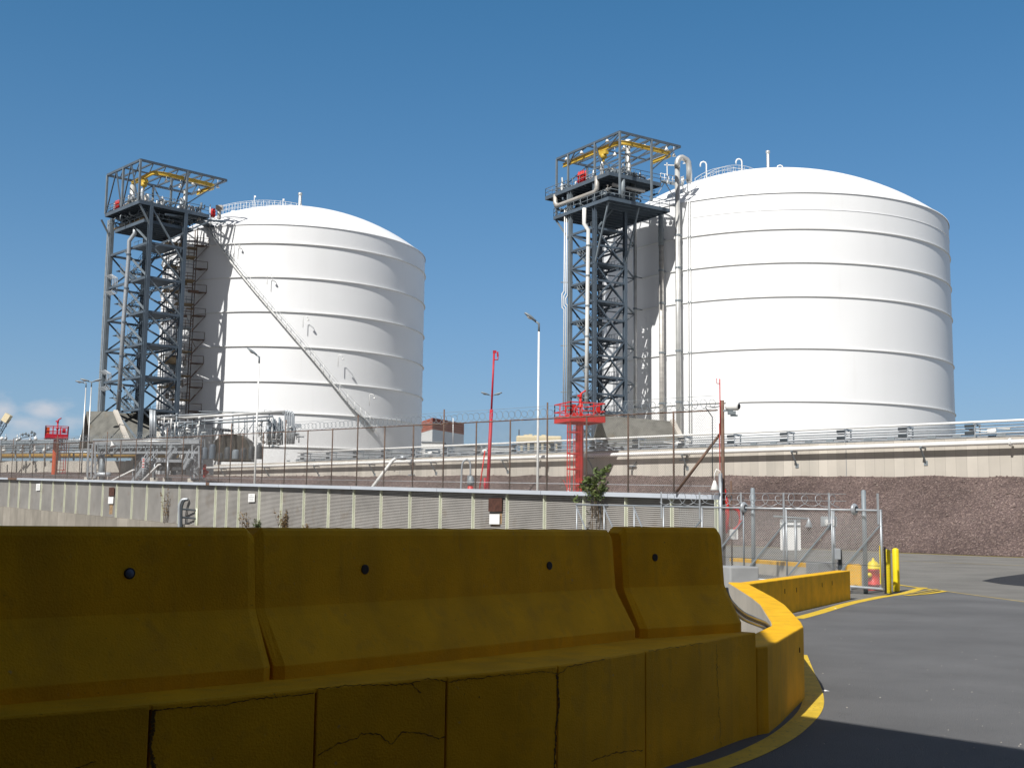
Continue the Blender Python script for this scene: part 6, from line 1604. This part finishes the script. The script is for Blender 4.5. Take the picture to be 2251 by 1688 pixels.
steps('grey stairs running down beside the right lattice trestle', 421, 1008, 408, 1032, 125, 1.1, 8)
root = thing('service_platform', 'flat grey service platform beside the stairs under the pipe bridge', 'platform', P(355, 1012, 126))
a, b = P(337, 1012, 125), P(402, 1014, 126); mb = MB(); c = (a + b) / 2; mb.box(c + V((0, 1, 0)), (b.x - a.x), 2.2, .3); mb.build('deck', M['galv'], root)
mb = MB(); mb.box(c + V((0, 1.2, -.6)), (b.x - a.x) * .95, 1.8, .8); mb.build('dark_underside', M['dark'], root)  # dark block filling the underside of the deck
for x in (340, 369): MB().tube([P(x, 1055, 125.4), P(x, 1013, 125.4)], .11, 8).build('leg', M['galv'], root)
def white_rail(label, x0, y0, x1, y1, Y, r=.11):
    root = thing('handrail_pipe', label, 'pipe', P(x0, y0, Y), 'slanting white pipes by the stairs'); MB().tube([P(x0, y0, Y), P(x1, y1, Y), P(x1 + 6, y1 - 1, Y)], r, 8).build('pipe', M['white_steel'], root)
white_rail('slanting white pipe left of the long grey stairs', 243, 1058, 291, 1034, 122); white_rail('slanting white pipe right of the long grey stairs', 309, 1061, 348, 1022, 121)
root = thing('horizontal_tank', 'small pale horizontal tank on the gravel at the left', 'tank', P(228, 1050, 124)); c = P(228, 1043, 124)
mb = MB(); mb.lathe(c, [(.01, -.78), (.18, -.74), (.27, -.62), (.27, .62), (.18, .74), (.01, .78)], 16, True, axis=(1, .05, 0)); mb.build('vessel', M['galv'], root)
for s in (-.5, .5): MB().box(c + V((s, 0, -.3)), .12, .4, .4).build('saddle', M['concrete'], root)
root = thing('speaker_horn', 'white speaker horn hanging left under the pipe bridge', 'speaker', P(246, 977, 124)); c = P(247, 977, 124)
mb = MB(); mb.lathe(c, [(.08, .36), (.10, .15), (.18, -.05), (.36, -.26), (.34, -.26), (.02, .1)], 14, True, axis=(-.35, .2, 1)); mb.build('horn', M['sign_white'], root); MB().bar(c + V((-.1, .05, .3)), P(244, 964, 126), .06).build('bracket', M['galv'], root)
p = P(315, 1030, 123); root = thing('safety_sign', 'upright red and white sign by the foot of the stairs', 'sign', p); mb = MB(); mb.box(P(315, 1018, 123), .24, .03, 1.05); mb.build('panel', M['sign_white'], root)
mb = MB()
for k in (-.4, -.12, .2, .42): mb.box(P(315, 1018, 122.96) + V((0, 0, k)), .2, .012, .13)
mb.build('red_print', mat('faded red print', (.65, .12, .12), .6, var=.2), root); MB().tube([p - V((0, 0, 1.3)), p], .05, 6).build('post', M['galv'], root)

# pipework in front of the smaller tank
Yr = 152
root = thing('pipe_trestle', 'tall frame of grey pipes with hooked ends in front of the smaller tank', 'pipe rack', P(490, 985, Yr))
for (x0, y0, x1, y1, r, m) in ((345, 922, 627, 905, .19, 'silver'), (347, 932, 600, 915, .13, 'galv'), (360, 935, 590, 924, .12, 'galv_dull'), (345, 915, 480, 909, .09, 'galv'), (437, 904, 625, 908, .06, 'galv_dull')):
    MB().tube([P(x0, y0, Yr), P(x1, y1, Yr - 3)], r, 8).build('long_pipe', M[m], root)
for k, x in enumerate((331, 334.5, 340)): MB().tube([P(x, 968, Yr - 1), P(x, 900 + k, Yr - 1)], .16, 8).build('upright_pipe', M['galv'], root)
for k, (x, yt) in enumerate(((627, 905), (632, 904), (637, 905.5), (642, 906), (645, 909))):
    pts = [P(x - 4, yt + 5, Yr - 3), P(x - 3.5, yt + 1, Yr - 3), P(x - 1.5, yt - .5, Yr - 3), P(x, yt + 1, Yr - 3), P(x + .4, yt + 6, Yr - 3), P(x + .2, 976, Yr - 3)]
    MB().tube(smooth_line(pts, 3), .13, 8).build('hooked_pipe', M['galv'], root)
for k in range(11):
    x = 587 + k * 3.4; y = 917 + (k % 4) * 4; MB().tube([P(x, y, Yr - 2 + k * .2), P(x - .5, 978, Yr - 2 + k * .2)], .07 + .03 * (k % 3), 7).build('upright_pipe', M[('galv', 'galv_dull', 'steel_mid')[k % 3]], root)
for k, x in enumerate((343, 360, 376, 395, 413, 432, 450, 471, 487, 512, 525, 538, 543, 557, 575, 592)):
    mb = MB(); mb.bar(P(x, 985, Yr + .5), P(x, 912 - (x - 345) * .03 + (k % 3) * 8, Yr + .5), .10 + .04 * (k % 2)); mb.build('trestle_post', M['galv' if k % 3 else 'galv_dull'], root)
for a, b in (((524, 958), (540, 935)), ((543, 952), (558, 928)), ((596, 920), (604, 945)), ((562, 935), (571, 955)), ((578, 956), (588, 940))): MB().bar(P(*a, Yr), P(*b, Yr), .08).build('trestle_brace', M['galv_dull'], root)
MB().tube([P(581, 909, Yr), P(581, 901.5, Yr), P(596, 902.5, Yr), P(596, 910, Yr)], .06, 6).build('pipe_loop', M['galv'], root)
mb = MB(); mb.tube([P(645, 975, Yr - 4), P(648, 946, Yr - 4), P(650, 938, Yr - 4), P(655, 935, Yr - 4), P(656, 932, Yr - 4)], .15, 8); mb.tube([P(643, 952, Yr - 4), P(657, 953, Yr - 4), P(657, 973, Yr - 4)], .08, 7); mb.box(P(655, 936, Yr - 4), .7, .4, .5); mb.build('valve_group', M['galv'], root)
rr = random.Random(77)
for k in range(70):
    x = rr.uniform(344, 445) if k < 34 else rr.uniform(560, 655); y = rr.uniform(935, 980) if k < 34 else rr.uniform(955, 985); p = P(x, y, Yr - rr.uniform(1, 4)); mb = MB(); ver = rr.random() < .65
    q_ = p + (V((0, 0, rr.uniform(.5, 1.8))) if ver else V((rr.uniform(-1.2, 1.2), 0, .05))); mb.tube([p, p.lerp(q_, .5), q_], rr.uniform(.04, .11), 6)
    if rr.random() < .5: mb.lathe(q_, [(.01, -.15), (.18, -.12), (.18, .12), (.01, .15)], 8, True, axis=(rr.uniform(-1, 1), .5, rr.uniform(0, 1)))
    mb.build('small_pipe', rr.choice([M['galv'], M['galv_dull'], M['silver'], M['steel_mid'], M['white_steel']]), root)
# dark domed vessel with a black frame over it
root = thing('domed_shed', 'dark brown domed vessel house with a black beam frame over it', 'shed', P(512, 992, 150)); a, b = P(470, 970, 149), P(553, 970, 149); zt = P(512, 953, 149).z; zb = P(512, 995, 149).z - 1; w = b.x - a.x
pts = [(a.x, zb), (a.x, a.z), (a.x + w * .06, zt - .75), (a.x + w * .2, zt), (a.x + w * .68, zt - .1), (a.x + w * .86, zt - .7), (b.x - w * .04, a.z - .7), (b.x, zb)]
mb = MB(); n = len(pts); mb.add([V((x, 149, z)) for x, z in pts] + [V((x, 152.5, z)) for x, z in pts], [(i, i + 1, n + i + 1, n + i) for i in range(n - 1)] + [tuple(range(n))[::-1], tuple(range(n, 2 * n))]); mb.build('shell', mat('dark brown cladding', (.040, .036, .028), .45, var=.35, scale=.5), root, bevel=.15)
mb = MB(); mb.bar(P(467, 943, 148.5), P(513, 947, 148.5), .3, .35); mb.build('beam', M['black'], root)
for x0, y0 in ((468, 944), (490, 945), (512, 947)): MB().bar(P(x0, y0, 148.5), P(x0, 985, 148.5), .16).build('frame_post', M['black'], root)
rr = random.Random(5); mb = MB()
for k in range(8):
    mb = MB(); p = P(450 + k * 17, 1000, 146); h = rr.uniform(1.0, 2.6); ra = rr.uniform(.25, .5); mb.lathe(V((p.x, 146, p.z - .5)), [(ra, 0), (ra, h * .6), (ra * .7, h * .72), (.1, h * .75)], 10); mb.build('small_vessel', rr.choice([M['dark'], M['steel_mid'], M['steel_dark']]), root)

# ---------------------------------------------------------------- far background
Yb = 330
root = thing('brick_building', 'distant brick red louvred building with a pale base between the tanks', 'building', P(970, 975, Yb))
A, B, C = P(924, 922, Yb), P(951, 922, Yb - 14), P(1020, 929, Yb + 4); C.z = B.z; A.z = B.z
D = V((A.x + C.x - B.x, A.y + C.y - B.y, 0)); zs_ = P(951, 952, Yb).z; zg = 0.0
def ring4(z): return [V((p.x, p.y, z)) for p in (A, B, C, D)]
def body(name, z0, z1, m, grow=0.0):
    cx_ = sum((p for p in ring4(0)), V()) / 4; mb = MB(); r0 = [p + (p - V((cx_.x, cx_.y, p.z))) * grow for p in ring4(z0)]; r1 = [p + (p - V((cx_.x, cx_.y, p.z))) * grow for p in ring4(z1)]; mb.hexa(r0, r1); return mb.build(name, m, root)
body('base_storey', zg, zs_, M['white_steel'])
n = 4; hh = (B.z - zs_) / n
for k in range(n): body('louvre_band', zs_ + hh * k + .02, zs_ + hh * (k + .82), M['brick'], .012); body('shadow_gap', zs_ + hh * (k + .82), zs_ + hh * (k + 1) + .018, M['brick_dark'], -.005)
body('roof', B.z + .02, B.z + .5, M['brick'], .004)
MB().tube([P(996, 980, 250), P(996, 919, 250)], .10, 7).build('antenna_mast', M['white_steel'], thing('thin_mast', 'thin white mast standing in front of the distant brick building', 'mast', P(996, 985, 250)))
root = thing('cream_building', 'distant cream flat roofed building with a dark window band between the tanks', 'building', P(1180, 985, 260)); a, b = P(1135, 957, 260), P(1235, 957, 260); w = b.x - a.x; c = (a.x + b.x) / 2
mb = MB(); mb.box((c, 266, a.z - .8), w, 12, 1.6); mb.build('roof_storey', M['cream'], root, bevel=.35)
mb = MB(); mb.box((c + 1.0, 266.4, a.z - 2.6), w - 2.2, 11.6, 2.0); mb.build('window_band', M['glass_dark'], root)
for k in range(6): mb = MB(); mb.box((a.x + 1.2 + k * (w - 2.4) / 5, 260.5, a.z - 2.6), .5, .3, 2.0); mb.build('mullion', M['cream'], root)
mb = MB(); mb.box((c, 266, (a.z - 3.6) / 2), w * .98, 11, a.z - 3.6); mb.build('lower_storey', M['white_steel'], root)
for k, (x, h) in enumerate(((1141, 1.6), (1156, .5), (1166, .6), (1178, .4), (1195, .5))): p = P(x, 956, 263); mb = MB(); mb.box((p.x, 264, a.z + h / 2), .25 if k == 0 else .9, .6, h); mb.build('roof_vent', M['dark'] if k == 0 else M['cream'], root)
# low pale buildings and tanks seen between the rack pipes
for k, (x0, x1, y0, m, lab) in enumerate(((928, 975, 972, 'white_steel', 'low white building glimpsed between the rack pipes under the brick building'), (1000, 1062, 979, 'concrete_grey', 'low grey building glimpsed behind the rack pipes left of the red mast'), (1062, 1130, 980, 'white_steel', 'low white shed glimpsed behind the rack pipes right of the red mast'))):
    a, b = P(x0, y0, 285 + 6 * k), P(x1, y0, 285 + 6 * k); root = thing('low_building', lab, 'building', V(((a.x + b.x) / 2, a.y, 0))); mb = MB(); mb.box(((a.x + b.x) / 2, a.y + 4, a.z / 2), b.x - a.x, 8, a.z); mb.build('wall', M[m], root); mb = MB(); mb.box(((a.x + b.x) / 2, a.y + 4, a.z + .1), b.x - a.x + .6, 8.6, .25); mb.build('roof', M['galv_dull'], root)
    mb = MB(); mb.box(((a.x + b.x) / 2, a.y - .03, a.z - 2.2), (b.x - a.x) * .7, .1, 1.0); mb.build('window', M['glass_dark'], root)
# crane boom at the left edge, cluster of yard lights, far shore
root = thing('crane', 'distant lattice crane boom with a pale yellow tip at the left edge', 'crane', P(-40, 1005, 300)); a, b = P(-40, 1005, 300), P(15, 919, 300); mb = MB(); d = (b - a).normalized(); x, y = frame(d)
for u, v in ((-1, -1), (1, -1), (1, 1), (-1, 1)): mb.bar(a + (x * u + y * v) * 1.0, b + (x * u + y * v) * .55, .16)
for k in range(12):
    p, q_ = a.lerp(b, k / 12), a.lerp(b, (k + 1) / 12); s = 1 if k % 2 else -1
    for v in (-1, 1): mb.bar(p + (x * s + y * v) * .8, q_ + (x * -s + y * v) * .8, .10); mb.bar(p + (x * v + y * s) * .8, q_ + (x * v - y * s) * .8, .10)
mb.build('boom', M['steel_dark'], root); mb = MB(); mb.box(b, 1.7, 1.5, 2.2, x, y); mb.build('boom_tip', M['cream'], root)
for k in (-1, 1): MB().tube([P(-55, 970, 300), b + x * k * .4], .06, 5).build('pendant_line', M['dark'], root)
root = thing('floodlight_mast', 'dark mast with a cluster of floodlights above the far left fence', 'mast', P(53, 990, 200)); p = P(53, 966, 200); MB().tube([P(53, 995, 200), p], .12, 7).build('post', M['dark'], root)
MB().bar(P(49, 962, 200), P(78, 957, 200), .12).build('cross_arm', M['dark'], root)
for k, (x, y) in enumerate(((50, 955), (57, 953.5), (63, 956), (69, 951), (75, 954))): c = P(x, y, 200); mb = MB(); mb.lathe(c, [(.1, -.2), (.3, .2), (.28, .22), (.02, .1)], 9, True, axis=(-.6 if k < 3 else .7, -.3, .5)); mb.bar(c, P(x, 960, 200), .08); mb.build('floodlight', M['galv_dull'], root)
mb = MB(); rr = random.Random(3); pts = []; y0, y1 = 2400, 2600
for i in range(60): x = -1900 + i * 55; pts.append((x, 14 + 9 * mnoise.noise(V((i * .35, 1.5, 0))) + 6))
mb.add([(x, y0, -5) for x, z in pts] + [(x, y0 + 60, z) for x, z in pts] + [(x, y0 + 300, -5) for x, z in pts], [(i, i + 1, 60 + i + 1, 60 + i) for i in range(59)] + [(60 + i, 60 + i + 1, 120 + i + 1, 120 + i) for i in range(59)])
tag(mb.build('hills', mat('hazy far shore', (.16, .21, .25), .9, var=.2, scale=.01)), kind='structure')
